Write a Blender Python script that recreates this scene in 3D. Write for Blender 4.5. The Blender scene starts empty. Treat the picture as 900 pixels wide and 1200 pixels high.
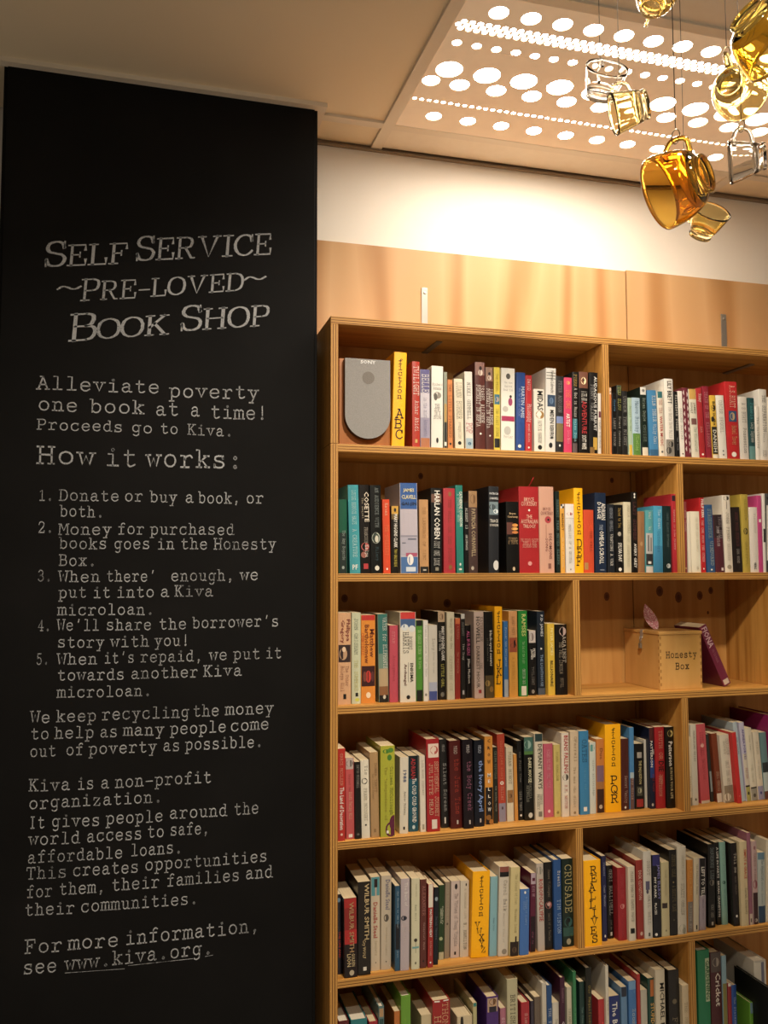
import bpy, bmesh, math, random
from mathutils import Vector, Matrix
random.seed(7)
SC = bpy.context.scene
COL = SC.collection

# ------------------------------------------------------------------ camera
cam_d = bpy.data.cameras.new('camera'); cam = bpy.data.objects.new('camera', cam_d); COL.objects.link(cam)
cam_d.sensor_width = 36.0
cam_d.lens = 1019.47 / 1200.0 * 36.0
cam_d.clip_start = .02
_r = Vector((.96322, -.26894, -.00266)).normalized(); _f = Vector((.26844, .96077, .06996)).normalized()
_u = _r.cross(_f).normalized(); _r = _f.cross(_u).normalized()
CAM = Vector((-.4804, -2.2444, 1.432))
cam.matrix_world = Matrix(((_r.x, _u.x, -_f.x, CAM.x), (_r.y, _u.y, -_f.y, CAM.y), (_r.z, _u.z, -_f.z, CAM.z), (0, 0, 0, 1)))
SC.camera = cam

# ------------------------------------------------------------------ light and exposure
SC.view_settings.view_transform = 'Standard'
SC.view_settings.look = 'None'
SC.view_settings.exposure = 0.0
SC.view_settings.gamma = 1.0
SC.view_settings.use_curve_mapping = False
SC.cycles.use_denoising = True
SC.cycles.max_bounces = 10
SC.cycles.transmission_bounces = 12
SC.cycles.transparent_max_bounces = 12
SC.cycles.sample_clamp_indirect = 6.0
W = bpy.data.worlds.new('world'); SC.world = W; W.use_nodes = True
W.node_tree.nodes['Background'].inputs[0].default_value = (1, .8, .55, 1)
W.node_tree.nodes['Background'].inputs[1].default_value = .0

def area(name, loc, target, size, power, color, spread=math.pi):
    d = bpy.data.lights.new(name, 'AREA'); d.shape = 'DISK'; d.size = size; d.energy = power; d.color = color; d.spread = spread
    o = bpy.data.objects.new(name, d); COL.objects.link(o); o.location = loc
    o.rotation_euler = (Vector(target) - Vector(loc)).to_track_quat('-Z', 'Y').to_euler()
    return o
WARM = (1.0, .88, .73)
area('unseen_downlight', (.30, -1.32, 2.70), (.40, -.85, 0), .12, 38, WARM, math.radians(140))
area('unseen_downlight', (-.5, -2.3, 2.70), (.3, -1.0, 0), .12, 12, WARM, math.radians(150))  # unseen second downlight, added to lift the ceiling and the chalk lettering
PANEL_GLOW = (19.0, 28.0, 46.0, 70.0, 96.0)   # brighter towards the lamp tube behind the middle of the panel
Z0, PITCH, TH, DEP = 2.10, .345, .0207, .228
CEIL = 2.733

# ------------------------------------------------------------------ materials
def lin(h):
    h = h.lstrip('#')
    if len(h) == 3: h = ''.join(c * 2 for c in h)
    v = [int(h[i:i + 2], 16) / 255 for i in (0, 2, 4)]
    return tuple(c / 12.92 if c <= .04045 else ((c + .055) / 1.055) ** 2.4 for c in v) + (1,)
MATS = {}
def mat(name, color, rough=.5, metal=0., spec=.4, **kw):
    key = (name, color, rough)
    if key in MATS: return MATS[key]
    m = bpy.data.materials.new(name); m.use_nodes = True
    b = m.node_tree.nodes['Principled BSDF']
    b.inputs['Base Color'].default_value = lin(color) if isinstance(color, str) else color
    b.inputs['Roughness'].default_value = rough; b.inputs['Metallic'].default_value = metal
    b.inputs['Specular IOR Level'].default_value = spec
    for k, v in kw.items(): b.inputs[k.replace('_', ' ')].default_value = v
    MATS[key] = m
    return m
def soft(c):
    v = lin(c); g = .3 * v[0] + .55 * v[1] + .15 * v[2]
    return tuple((g + (x - g) * .88) * .90 for x in v[:3]) + (1,)
def cover_mat(c, r): return mat('book_cover', soft(c), r)
def ink(c): return mat('printed_ink', soft(c), .55)
def noise_mat(name, stops, scale, coords='Object', rough=.6, detail=5, distort=0., bump=0., spec=.35, wave=None):
    """colour ramp over a stretched noise (or wave) pattern"""
    m = bpy.data.materials.new(name); m.use_nodes = True; nt = m.node_tree; n = nt.nodes; L = nt.links
    b = n['Principled BSDF']; b.inputs['Roughness'].default_value = rough; b.inputs['Specular IOR Level'].default_value = spec
    tc = n.new('ShaderNodeTexCoord'); mp = n.new('ShaderNodeMapping'); mp.inputs['Scale'].default_value = scale
    L.new(tc.outputs[coords], mp.inputs[0])
    if wave:
        t = n.new('ShaderNodeTexWave'); t.wave_type = 'BANDS'; t.bands_direction = wave
        t.inputs['Scale'].default_value = 1; t.inputs['Distortion'].default_value = distort; t.inputs['Detail'].default_value = 3
        t.inputs['Detail Scale'].default_value = 1.2
    else:
        t = n.new('ShaderNodeTexNoise'); t.inputs['Scale'].default_value = 1; t.inputs['Detail'].default_value = detail
        t.inputs['Distortion'].default_value = distort
    L.new(mp.outputs[0], t.inputs['Vector'])
    r = n.new('ShaderNodeValToRGB'); L.new(t.outputs[1] if wave else t.outputs[0], r.inputs[0])
    while len(r.color_ramp.elements) < len(stops): r.color_ramp.elements.new(.5)
    for e, (p, c) in zip(r.color_ramp.elements, stops): e.position = p; e.color = lin(c)
    L.new(r.outputs[0], b.inputs['Base Color'])
    if bump:
        bp = n.new('ShaderNodeBump'); bp.inputs['Strength'].default_value = bump; bp.inputs['Distance'].default_value = .002
        L.new(t.outputs[1] if wave else t.outputs[0], bp.inputs['Height']); L.new(bp.outputs[0], b.inputs['Normal'])
    return m
PLYS = [(.30, '#9c682a'), (.46, '#b57f3a'), (.60, '#c28d45'), (.75, '#a77131')]
ply_x = noise_mat('plywood_grain_along', PLYS, (2.5, 40, 40), rough=.5)      # grain runs along x
ply_z = noise_mat('plywood_grain_upright', PLYS, (40, 40, 2.2), rough=.5)      # grain runs up
back_ply = noise_mat('backing_plywood', [(.25, '#a8743a'), (.45, '#bd8a4a'), (.62, '#c99856'), (.8, '#a8773c')], (26, 10, 1.3), rough=.55, distort=.6)
strip_ply = noise_mat('pale_plywood_face', [(0, '#a97d4e'), (.2, '#ba9162'), (.5, '#c49d70'), (1, '#be9769')], (1.5, .5, .22), rough=.5, distort=9, wave='X')
def edge_mat(name, axis, grain):
    stops = [(0, '#55330f'), (.25, '#96662a'), (.5, '#c2924e'), (.8, '#bb8a46'), (1, '#aa7a3a')]
    s = [4, 4, 4]; s['XYZ'.index(axis)] = 46
    return noise_mat(name, stops, tuple(s), rough=.6, distort=.8, wave=axis)
edge_h = edge_mat('ply_layers_horizontal', 'Z', 'x')
edge_v = edge_mat('ply_layers_upright', 'X', 'z')
knot_m = mat('plywood_knot', '#744420', .6)
white_wall = noise_mat('white_paint', [(.3, '#e6dfd2'), (.7, '#ebe4d8')], (3, 3, 3), rough=.7)
ceil_m = noise_mat('ceiling_paint', [(.3, '#ead9ba'), (.7, '#eedec0')], (2, 2, 2), rough=.75)
tile_m = noise_mat('ceiling_tile', [(.3, '#e6dac6'), (.7, '#eadfcc')], (30, 30, 30), rough=.85)
tbar_m = mat('painted_metal', '#e0d4c0', .5)
black_wall = noise_mat('blackboard_paint', [(.3, '#11100f'), (.6, '#141312'), (.8, '#181615')], (5, 5, 5), rough=.72, spec=.09)
floor_m = noise_mat('grey_carpet', [(.3, '#9c9a98'), (.7, '#acaaa8')], (60, 60, 60), rough=.95)
room_m = mat('room_paint', '#cdc8c0', .8)
steel = mat('zinc_plated_steel', '#b9b6ae', .35, 1.0)
dark_steel = mat('dark_steel', '#8a867e', .45, .55)
page_m = noise_mat('page_edges', [(.3, '#c9b48c'), (.6, '#dac8a4'), (.8, '#cdb890')], (900, 4, 4), rough=.9)
page_w = noise_mat('white_page_edges', [(.3, '#cfc4ac'), (.6, '#dfd6c2'), (.8, '#d2c8b2')], (900, 4, 4), rough=.9)

# ------------------------------------------------------------------ mesh helpers
def link(name, bm, mats, parent=None, smooth=False):
    me = bpy.data.meshes.new(name); bm.normal_update(); bm.to_mesh(me); bm.free()
    for m in (mats if isinstance(mats, (list, tuple)) else [mats]): me.materials.append(m)
    if smooth:
        for p in me.polygons: p.use_smooth = True
    o = bpy.data.objects.new(name, me); COL.objects.link(o)
    if parent: o.parent = parent
    return o
def empty(name, loc, label=None, cat=None, group=None):
    o = bpy.data.objects.new(name, None); COL.objects.link(o); o.location = loc; o.empty_display_size = .02
    return tag(o, label, cat, group)
def tag(o, label=None, cat=None, group=None, kind=None):
    if label: o['label'] = label
    if cat: o['category'] = cat
    if group: o['group'] = group
    if kind: o['kind'] = kind
    return o
def box(bm, a, b, mi=0, front=None, bev=0.):
    """axis box between two corners; front = material index for faces looking to -y"""
    x0, y0, z0 = a; x1, y1, z1 = b
    v = [bm.verts.new(p) for p in ((x0, y0, z0), (x1, y0, z0), (x1, y1, z0), (x0, y1, z0), (x0, y0, z1), (x1, y0, z1), (x1, y1, z1), (x0, y1, z1))]
    fs = []
    for idx in ((0, 1, 5, 4), (1, 2, 6, 5), (2, 3, 7, 6), (3, 0, 4, 7), (4, 5, 6, 7), (3, 2, 1, 0)):
        f = bm.faces.new([v[i] for i in idx]); f.material_index = mi; fs.append(f)
    if front is not None: fs[0].material_index = front
    if bev:
        bmesh.ops.bevel(bm, geom=list({e for f in fs for e in f.edges}), offset=bev, segments=2, affect='EDGES', profile=.6)
    return fs
def quad(bm, pts, mi=0):
    f = bm.faces.new([bm.verts.new(p) for p in pts]); f.material_index = mi; return f
def boxobj(name, a, b, m, parent=None, bev=0., front=None):
    bm = bmesh.new(); box(bm, a, b, 0, front, bev); return link(name, bm, m, parent)
def tube(bm, pts, r, seg=8, mi=0, closed=False, cap=True):
    """round tube along a list of points"""
    n = len(pts); pts = [Vector(p) for p in pts]; rings = []; up = None
    for i, p in enumerate(pts):
        a = pts[(i - 1) % n] if closed or i > 0 else p; b = pts[(i + 1) % n] if closed or i < n - 1 else p
        t = (b - a).normalized()
        if up is None: up = t.orthogonal().normalized()
        up = (up - t * up.dot(t)).normalized(); s = t.cross(up)
        rr = r[i] if isinstance(r, (list, tuple)) else r
        rings.append([bm.verts.new(p + (up * math.cos(2 * math.pi * k / seg) + s * math.sin(2 * math.pi * k / seg)) * rr) for k in range(seg)])
    for i in range(n if closed else n - 1):
        A, B = rings[i], rings[(i + 1) % n]
        for k in range(seg):
            f = bm.faces.new((A[k], A[(k + 1) % seg], B[(k + 1) % seg], B[k])); f.material_index = mi; f.smooth = True
    if cap and not closed:
        f = bm.faces.new(rings[0][::-1]); f.material_index = mi; f = bm.faces.new(rings[-1]); f.material_index = mi
def lathe(bm, prof, seg=40, mi=0):
    rings = []
    for (r, z) in prof:
        if r < 1e-6: rings.append([bm.verts.new((0, 0, z))])
        else: rings.append([bm.verts.new((r * math.cos(2 * math.pi * k / seg), r * math.sin(2 * math.pi * k / seg), z)) for k in range(seg)])
    for A, B in zip(rings, rings[1:]):
        for k in range(seg):
            q = (k + 1) % seg
            if len(A) == 1 and len(B) == 1: continue
            if len(A) == 1: f = bm.faces.new((A[0], B[q], B[k]))
            elif len(B) == 1: f = bm.faces.new((A[k], A[q], B[0]))
            else: f = bm.faces.new((A[k], A[q], B[q], B[k]))
            f.material_index = mi; f.smooth = True

# ------------------------------------------------------------------ slab-serif stroke letters
DOT = 'C5 8.8 5.6 9.3 5 9.9 4.4 9.3;C5 9.1 5.3 9.3 5 9.6 4.7 9.3'
PER = 'C5 -.2 5.8 .6 5 1.4 4.2 .6;C5 .2 5.4 .6 5 1 4.6 .6'
BOWL = 'c2.5 5.2 4 6.8 6 7 8 5.6 8.3 3.5 7.8 1.3 6 0 4 .2 2.5 1.8'
G = {
'a': 'c2.2 5.6 3.4 6.8 5.4 7 6.8 5.9 6.9 4 6.8 1.2 7.5 .1 8.9 .3;c6.8 4.2 4.4 4 2.2 3.2 1.7 1.6 2.8 .2 4.8 .1 6.8 1.6',
'b': '.8 10.3 2.5 10.3 2.5 0;' + BOWL,
'c': 'c7.8 5 7.4 6.4 6 7 4 6.9 2.2 5.6 1.7 3.5 2.3 1.2 4 .1 6 0 7.4 .6 8.3 1.7;7.9 6.9 7.9 4.9',
'd': '5.8 10.3 7.4 10.3 7.4 0 9.2 0;c7.4 5.2 6 6.8 4 7 2.1 5.6 1.6 3.5 2.1 1.3 4 0 6 .2 7.4 1.8',
'e': '1.8 3.7 8.2 3.7;c8.2 3.7 8 5.5 6.6 6.8 5 7 3 6.4 1.8 4.8 1.7 3 2.5 1 4.3 0 6.3 .1 8.1 1.3',
'f': 'c8.3 9.5 7.3 10.3 6 10.2 4.8 9.2 4.6 7.5;4.6 8 4.6 0;2 0 7.4 0;1.8 6.8 7.6 6.8',
'g': 'c7.2 5 6 6.7 4.2 7 2.2 5.8 1.7 3.8 2.3 1.6 4 .5 5.8 .9 7.2 2.4;7.2 6.8 7.2 -.8;c7.2 -.8 6.8 -2.4 5.2 -3.3 3.6 -3.2 2.4 -2.5;7.2 6.8 8.9 6.8',
'h': '.9 10.3 2.6 10.3 2.6 0;.8 0 4.3 0;c2.6 5 4 6.6 5.6 7 7 6.2 7.4 4.6;7.4 4.8 7.4 0;5.8 0 9.1 0',
'i': '2.4 6.8 5.2 6.8 5.2 0;2 0 8.4 0;' + DOT, 'j': '2.8 6.8 6.2 6.8 6.2 -1;c6.2 -1 5.8 -2.6 4.5 -3.3 2.5 -3;' + DOT,
'k': '.9 10.3 2.6 10.3 2.6 0;.8 0 4 0;2.6 2.8 7.4 6.8;5.6 6.8 8.8 6.8;4.3 4.2 7.9 0;6.2 0 9.2 0',
'l': '2.4 10.3 5.2 10.3 5.2 0;2 0 8.4 0',
'm': '.2 6.8 1.4 6.8 1.4 0;.2 0 2.6 0;c1.4 5.2 2.4 6.8 3.6 7 4.8 6.2 5 5;5 5 5 0;4.2 0 6 0;c5 5.2 6 6.8 7.2 7 8.4 6.2 8.6 5;8.6 5 8.6 0;7.8 0 9.8 0',
'n': '1 6.8 2.6 6.8 2.6 0;.9 0 4.3 0;c2.6 5 4 6.6 5.6 7 7 6.2 7.4 4.6;7.4 4.8 7.4 0;5.8 0 9.1 0',
'o': 'C5 0 7.4 1 8.3 3.5 7.4 6 5 7 2.6 6 1.7 3.5 2.6 1', 'p': '.8 6.8 2.5 6.8 2.5 -3.3;.8 -3.3 4.3 -3.3;' + BOWL,
'q': '9.2 6.8 7.5 6.8 7.5 -3.3;5.8 -3.3 9.2 -3.3;c7.5 5.2 6 6.8 4 7 2.1 5.6 1.6 3.5 2.1 1.3 4 0 6 .2 7.5 1.8',
'r': '1.3 6.8 3.6 6.8 3.6 0;1.3 0 6.4 0;c3.6 4.4 4.8 6.2 6.4 7 7.8 6.8 8.4 5.8',
's': 'c7.4 5.4 6.8 6.7 5 7 3 6.6 2.3 5.3 3.2 4.1 5.2 3.6 7.2 3 8 1.7 7 .3 5 0 3 .3 2.1 1.7;7.5 7 7.5 5.2;2 1.9 2 0',
't': '4 9.4 4 1.8;c4 1.8 4.6 .3 6.4 0 8.3 1;1.8 6.8 7.6 6.8', 'u': '1 6.8 2.6 6.8 2.6 2.2;c2.6 2.2 3.2 .5 4.6 0 6.2 .5 7.4 2;5.8 6.8 7.4 6.8 7.4 0 9.1 0',
'v': '.6 6.8 3.8 6.8;6.2 6.8 9.4 6.8;2.2 6.8 5 0 7.8 6.8', 'w': '.2 6.8 3 6.8;7 6.8 9.8 6.8;1.4 6.8 3.2 0 5 5.2 6.8 0 8.6 6.8',
'x': '1 6.8 4 6.8;6 6.8 9 6.8;1 0 4 0;6 0 9 0;2.4 6.8 7.6 0;7.6 6.8 2.4 0',
'y': '.8 6.8 4 6.8;6 6.8 9.2 6.8;2.3 6.8 5.2 .3;7.8 6.8 5.2 .3 3.8 -3.1;1.8 -3.3 5 -3.3', 'z': '2 5.2 2 6.8 7.8 6.8 2 0 8 0 8 1.7',
'A': '5 10 1.6 0;5 10 8.4 0;3 10 5.2 10;.3 0 3.2 0;6.8 0 9.7 0;2.8 3.6 7.2 3.6',
'B': '.8 10 5.6 10;2.2 10 2.2 0;.8 0 6 0;c5.6 10 7.4 9.4 7.8 7.8 7 5.9 5.4 5.3;2.2 5.3 5.6 5.3;c5.6 5.3 7.8 4.8 8.5 2.8 7.6 .7 6 0',
'C': 'c8.3 7 7.6 9.2 5.5 10 3.2 9.2 1.6 6.8 1.5 3.6 3 1 5.2 0 7.2 .5 8.6 2;8.4 10 8.4 6.8',
'D': '.8 10 5 10;2.2 10 2.2 0;.8 0 5 0;c5 10 7.2 9.2 8.5 7 8.6 3.6 7.4 1 5 0', 'E': '.8 10 8.2 10 8.2 7.6;2.4 10 2.4 0;.8 0 8.6 0 8.6 2.6;2.4 5.2 6 5.2;6 6.4 6 4',
'F': '.8 10 8.4 10 8.4 7.6;2.6 10 2.6 0;.9 0 4.8 0;2.6 5.2 6.2 5.2;6.2 6.4 6.2 4', 'G': 'c8.2 7.2 7.4 9.2 5.4 10 3.2 9.2 1.6 6.8 1.5 3.6 3 1 5.2 0 7.2 .6 8.2 1.6;8.3 10 8.3 7;8.2 4.2 8.2 0;5.6 4.2 9.4 4.2',
'H': '.6 10 3.6 10;6.4 10 9.4 10;.6 0 3.6 0;6.4 0 9.4 0;2 10 2 0;8 10 8 0;2 5.2 8 5.2', 'I': '3 10 7 10;3 0 7 0;5 10 5 0',
'J': '4 10 9 10;6.8 10 6.8 2.6;c6.8 2.6 6.2 .7 4.4 0 2.4 .6 1.6 2.4;1.6 2.4 1.6 3.8', 'K': '.7 10 3.8 10;.7 0 3.8 0;2.2 10 2.2 0;2.2 4 7.6 10;6 10 9.2 10;4 6 8 0;6.4 0 9.5 0',
'L': '.9 10 4.6 10;2.7 10 2.7 0;.9 0 8.6 0 8.6 2.8', 'M': '.2 10 2.2 10 5 3.6 7.8 10 9.8 10;1.3 10 1.3 0;8.7 10 8.7 0;.2 0 2.8 0;7.2 0 9.8 0',
'N': '.4 10 2.4 10 8 0;2 10 2 0;8 10 8 0;.6 0 3.6 0;6.4 10 9.5 10', 'O': 'C5 0 7.8 1.4 8.8 5 7.8 8.6 5 10 2.2 8.6 1.2 5 2.2 1.4',
'P': '.8 10 5.6 10;2.4 10 2.4 0;.8 0 4.6 0;c5.6 10 7.8 9.3 8.4 7.2 7.6 5.2 5.6 4.6;2.4 4.6 5.6 4.6', 'Q': 'C5 0 7.8 1.4 8.8 5 7.8 8.6 5 10 2.2 8.6 1.2 5 2.2 1.4;5 2.6 8.8 -1',
'R': '.8 10 5.4 10;2.2 10 2.2 0;.7 0 3.8 0;c5.4 10 7.4 9.3 8 7.4 7.2 5.6 5.4 5;2.2 5 5.4 5;5 5 8 0 9.5 0',
'S': 'c7.8 7.6 7 9.4 5 10 2.8 9.4 1.9 7.6 2.8 5.9 5 5.2 7.4 4.4 8.3 2.6 7.2 .6 5 0 2.8 .6 1.8 2.6;7.9 10 7.9 7.2;1.7 3 1.7 0',
'T': '1 7.6 1 10 9 10 9 7.6;5 10 5 0;3 0 7 0', 'U': '.5 10 3.6 10;6.4 10 9.5 10;2 10 2 3;c2 3 2.8 .8 5 0 7.2 .8 8 3;8 3 8 10',
'V': '.3 10 3.4 10;6.6 10 9.7 10;1.7 10 5 0 8.3 10', 'W': '.1 10 2.9 10;7.1 10 9.9 10;1.2 10 2.8 0 5 7 7.2 0 8.8 10',
'X': '.6 10 3.8 10;6.2 10 9.4 10;.4 0 3.6 0;6.4 0 9.6 0;2 10 8 0;8 10 2 0', 'Y': '.4 10 3.6 10;6.4 10 9.6 10;1.9 10 5 4.8 8.1 10;5 4.8 5 0;3 0 7 0',
'Z': '1.8 7.6 1.8 10 8 10 1.6 0 8.4 0 8.4 2.6',
'1': '2.6 8.4 5.2 10 5.2 0;2.2 0 8.2 0', '2': 'c1.8 7.4 2.6 9.4 5 10 7.4 9.2 8 7.2 6.8 5 4 2.4 1.8 .2;1.8 0 8.4 0 8.4 1.6',
'3': 'c2 8.6 3.6 10 5.6 10 7.4 8.8 7.2 6.6 5.4 5.4 4 5.3;c4.6 5.3 7 4.8 8.2 2.8 7.2 .7 5 0 3 .3 1.6 1.6', '4': '6.4 0 6.4 10 1.6 3 8.8 3;4.6 0 8.4 0',
'5': '7.6 10 2.8 10 2.5 5.6;c2.5 5.6 4.4 6.3 6.6 5.8 8 3.6 7.4 1.2 5.2 0 3 .3 1.7 1.6', '8': 'C5 5.4 7.2 6.4 7.4 8.4 5 10 2.6 8.4 2.8 6.4;C5 5.4 7.8 4.4 8 1.6 5 0 2 1.6 2.2 4.4',
'9': 'C5 4.6 7.6 5.6 7.8 8.2 5 10 2.2 8.2 2.4 5.6;c7.8 7.6 7.6 3 5.6 .4 2.6 .2',
'.': PER, ',': 'C5 .2 5.7 .8 5 1.4 4.3 .8;5.4 .7 4.2 -1.8', '!': '5 10.3 5 3;C5 -.1 5.6 .6 5 1.3 4.4 .6', ':': PER + ';C5 5.2 5.8 6 5 6.8 4.2 6;C5 5.6 5.4 6 5 6.4 4.6 6',
"'": '5.6 10.4 4.8 7.6', '-': '1.6 3.8 8.4 3.8', '~': 'c.4 3.6 2.4 5.2 4.4 4.6 6 3.6 7.8 3.6 9.6 5', '&': 'c8.6 0 4 5.2 3 7.8 4.6 9.8 6.2 8.6 5.6 6.4 2.2 3.4 2.4 .9 5 .2 7.4 2 8.4 4.6'}
def crom(pts, closed, n):
    out = []; N = len(pts)
    for i in range(N if closed else N - 1):
        g = lambda k: pts[k % N] if closed else pts[min(max(k, 0), N - 1)]
        p0, p1, p2, p3 = g(i - 1), g(i), g(i + 1), g(i + 2)
        for k in range(n):
            t = k / n
            out.append(tuple(.5 * (2 * b + (c - a) * t + (2 * a - 5 * b + 4 * c - d) * t * t + (3 * b - a - 3 * c + d) * t ** 3) for a, b, c, d in zip(p0, p1, p2, p3)))
    if not closed: out.append(pts[-1])
    return out
SEGS = {}
def strokes(ch, n=4):
    if (ch, n) in SEGS: return SEGS[(ch, n)]
    out = []
    for s in G.get(ch, '').split(';'):
        if not s: continue
        k = s[0] if s[0] in 'cC' else ''
        v = [float(x) for x in s[len(k):].split()]; pts = list(zip(v[::2], v[1::2]))
        if k: pts = crom(pts, k == 'C', n)
        out.append((pts, k == 'C'))
    SEGS[(ch, n)] = out
    return out
def ribbon(bm, pts, closed, hw, xf, mi, contrast=1., jit=0.):
    n = len(pts); L = []; R = []
    P = [Vector(p) for p in pts]
    short = contrast < 1 and n == 2 and (P[1] - P[0]).length < 3.3
    for i in range(n):
        a = P[(i - 1) % n] if closed or i > 0 else P[i]; b = P[(i + 1) % n] if closed or i < n - 1 else P[i]
        t = (b - a)
        if t.length < 1e-6: t = Vector((1, 0))
        t.normalize(); nn = Vector((-t.y, t.x))
        w = hw * (contrast + (1 - contrast) * abs(t.y)) if not short else hw * contrast
        q = P[i].copy()
        if not closed and i == 0: q -= t * w * .8
        if not closed and i == n - 1: q += t * w * .8
        ja = 1 + random.uniform(-jit, jit); jb = 1 + random.uniform(-jit, jit)
        L.append(bm.verts.new(xf(q + nn * w * ja))); R.append(bm.verts.new(xf(q - nn * w * jb)))
    for i in range(n if closed else n - 1):
        j = (i + 1) % n
        f = bm.faces.new((L[i], R[i], R[j], L[j])); f.material_index = mi
def letters(bm, text, org, ux, uy, size_x, size_y, hw, mi=0, n=4, adv=10.5, contrast=1., jit=0., wob=0.):
    """text along ux from org; size per glyph unit; returns nothing"""
    org = Vector(org); ux = Vector(ux); uy = Vector(uy)
    for i, ch in enumerate(text):
        dy = random.uniform(-wob, wob)
        def xf(q, i=i, dy=dy): return org + ux * ((q.x + i * adv) * size_x) + uy * ((q.y + dy) * size_y)
        for pts, cl in strokes(ch, n): ribbon(bm, pts, cl, hw, xf, mi, contrast, jit)
SANS = {}
def sans(text):
    """plain built-in letters as points and faces, unit cap height, origin lower left"""
    if text in SANS: return SANS[text]
    c = bpy.data.curves.new('t', 'FONT'); c.body = text; c.resolution_u = 1; c.size = 1.0; c.offset = .012
    o = bpy.data.objects.new('t', c); COL.objects.link(o)
    bpy.context.view_layer.update()
    me = bpy.data.meshes.new_from_object(o.evaluated_get(bpy.context.evaluated_depsgraph_get()))
    v = [tuple(p.co) for p in me.vertices]; f = [tuple(p.vertices) for p in me.polygons]
    bpy.data.objects.remove(o); bpy.data.curves.remove(c); bpy.data.meshes.remove(me)
    if v:
        x0 = min(p[0] for p in v); x1 = max(p[0] for p in v); y0 = min(p[1] for p in v); y1 = max(p[1] for p in v)
        v = [((p[0] - x0), (p[1] - y0)) for p in v]; SANS[text] = (v, f, x1 - x0, y1 - y0)
    else: SANS[text] = ([], [], 1, 1)
    return SANS[text]
def sans_into(bm, text, org, ux, uy, length, height, mi, stretch=1.35):
    v, f, w, h = sans(text)
    if not v: return
    sy = height / h; sx = min(length / w, sy * stretch)
    org = Vector(org) + Vector(ux) * ((length - w * sx) / 2); ux = Vector(ux); uy = Vector(uy)
    bv = [bm.verts.new(org + ux * (p[0] * sx) + uy * (p[1] * sy)) for p in v]
    for q in f:
        try: fc = bm.faces.new([bv[i] for i in q]); fc.material_index = mi
        except ValueError: pass
def slab_into(bm, text, org, ux, uy, length, height, mi, hw=.48, n=2):
    has = any(c.islower() for c in text); k = len(text)
    sy = height / (13.0 if has else 10.0); sx = min(length / (k * 10.5 - .5), sy * 1.15)
    org = Vector(org) + Vector(ux) * ((length - (k * 10.5 - .5) * sx) / 2) + Vector(uy) * (height * (.25 if has else 0))
    letters(bm, text, org, ux, uy, sx, sy, hw, mi, n)

# ------------------------------------------------------------------ the room
def struct(o, label=None): return tag(o, label, None, None, 'structure')
struct(boxobj('floor', (-3.2, -4.2, -.05), (3.4, .6, 0), floor_m), 'grey carpet floor below the bookshelf')
struct(boxobj('ceiling', (-3.2, -4.2, CEIL), (3.4, .6, CEIL + .08), ceil_m), 'plain beige painted ceiling')
struct(boxobj('wall_back', (-.03, .248, 0), (3.4, .40, CEIL), white_wall), 'white wall above the plywood strip')
struct(boxobj('wall_right', (3.3, -4.2, 0), (3.4, .4, CEIL), room_m))
struct(boxobj('wall_front', (-3.2, -4.2, 0), (3.4, -4.1, CEIL), room_m))
struct(boxobj('wall_side', (-3.2, -4.2, 0), (-3.1, .4, CEIL), room_m))
struct(boxobj('wall_rear', (-3.2, .30, 0), (-.84, .40, CEIL), room_m))
bm = bmesh.new(); fs = box(bm, (-.836, .062, 0), (-.0235, .40, CEIL))
bmesh.ops.bevel(bm, geom=[e for e in bm.edges if abs(e.verts[0].co.z - e.verts[1].co.z) > 1 and e.verts[0].co.y < .1], offset=.010, segments=3, affect='EDGES')
column = struct(link('wall_left', bm, black_wall), 'matt black blackboard column covered in white chalk lettering')
bm = bmesh.new()
box(bm, (-1.1, .040, CEIL - .012), (-.0236, .066, CEIL)); box(bm, (-.0235, .040, CEIL - .012), (-.002, .40, CEIL))
struct(link('trim_1', bm, tbar_m), 'pale angle trim where the black column meets the ceiling')
# ceiling grid around the light panel
PX0, PX1, PY0, PY1 = .208, 1.352, -.513, .089
bm = bmesh.new()
box(bm, (PX0 - .033, -2.6, CEIL - .009), (PX0, .248, CEIL)); box(bm, (PX1, -2.6, CEIL - .009), (PX1 + .033, .248, CEIL))
struct(link('trim_2', bm, tbar_m), 'ceiling grid bars running away from the shelf wall')
bm = bmesh.new()
box(bm, (-.002, PY1, CEIL - .0085), (3.3, PY1 + .030, CEIL)); box(bm, (PX0, PY0 - .030, CEIL - .0085), (3.3, PY0, CEIL))
struct(link('trim_3', bm, tbar_m), 'ceiling grid bars running along the shelf wall')
bm = bmesh.new()
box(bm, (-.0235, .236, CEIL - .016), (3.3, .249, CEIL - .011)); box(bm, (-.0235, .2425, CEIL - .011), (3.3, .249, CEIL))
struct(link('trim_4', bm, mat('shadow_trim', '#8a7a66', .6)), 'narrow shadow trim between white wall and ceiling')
bm = bmesh.new()
box(bm, (PX0, PY1 + .03, CEIL - .003), (PX1, .236, CEIL)); box(bm, (PX0, -1.13, CEIL - .003), (PX1, PY0 - .03, CEIL)); box(bm, (PX1 + .033, PY0, CEIL - .003), (2.5, PY1, CEIL))
struct(link('ceiling_tile', bm, tile_m), 'pale ceiling tiles beside the perforated panel')

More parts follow.
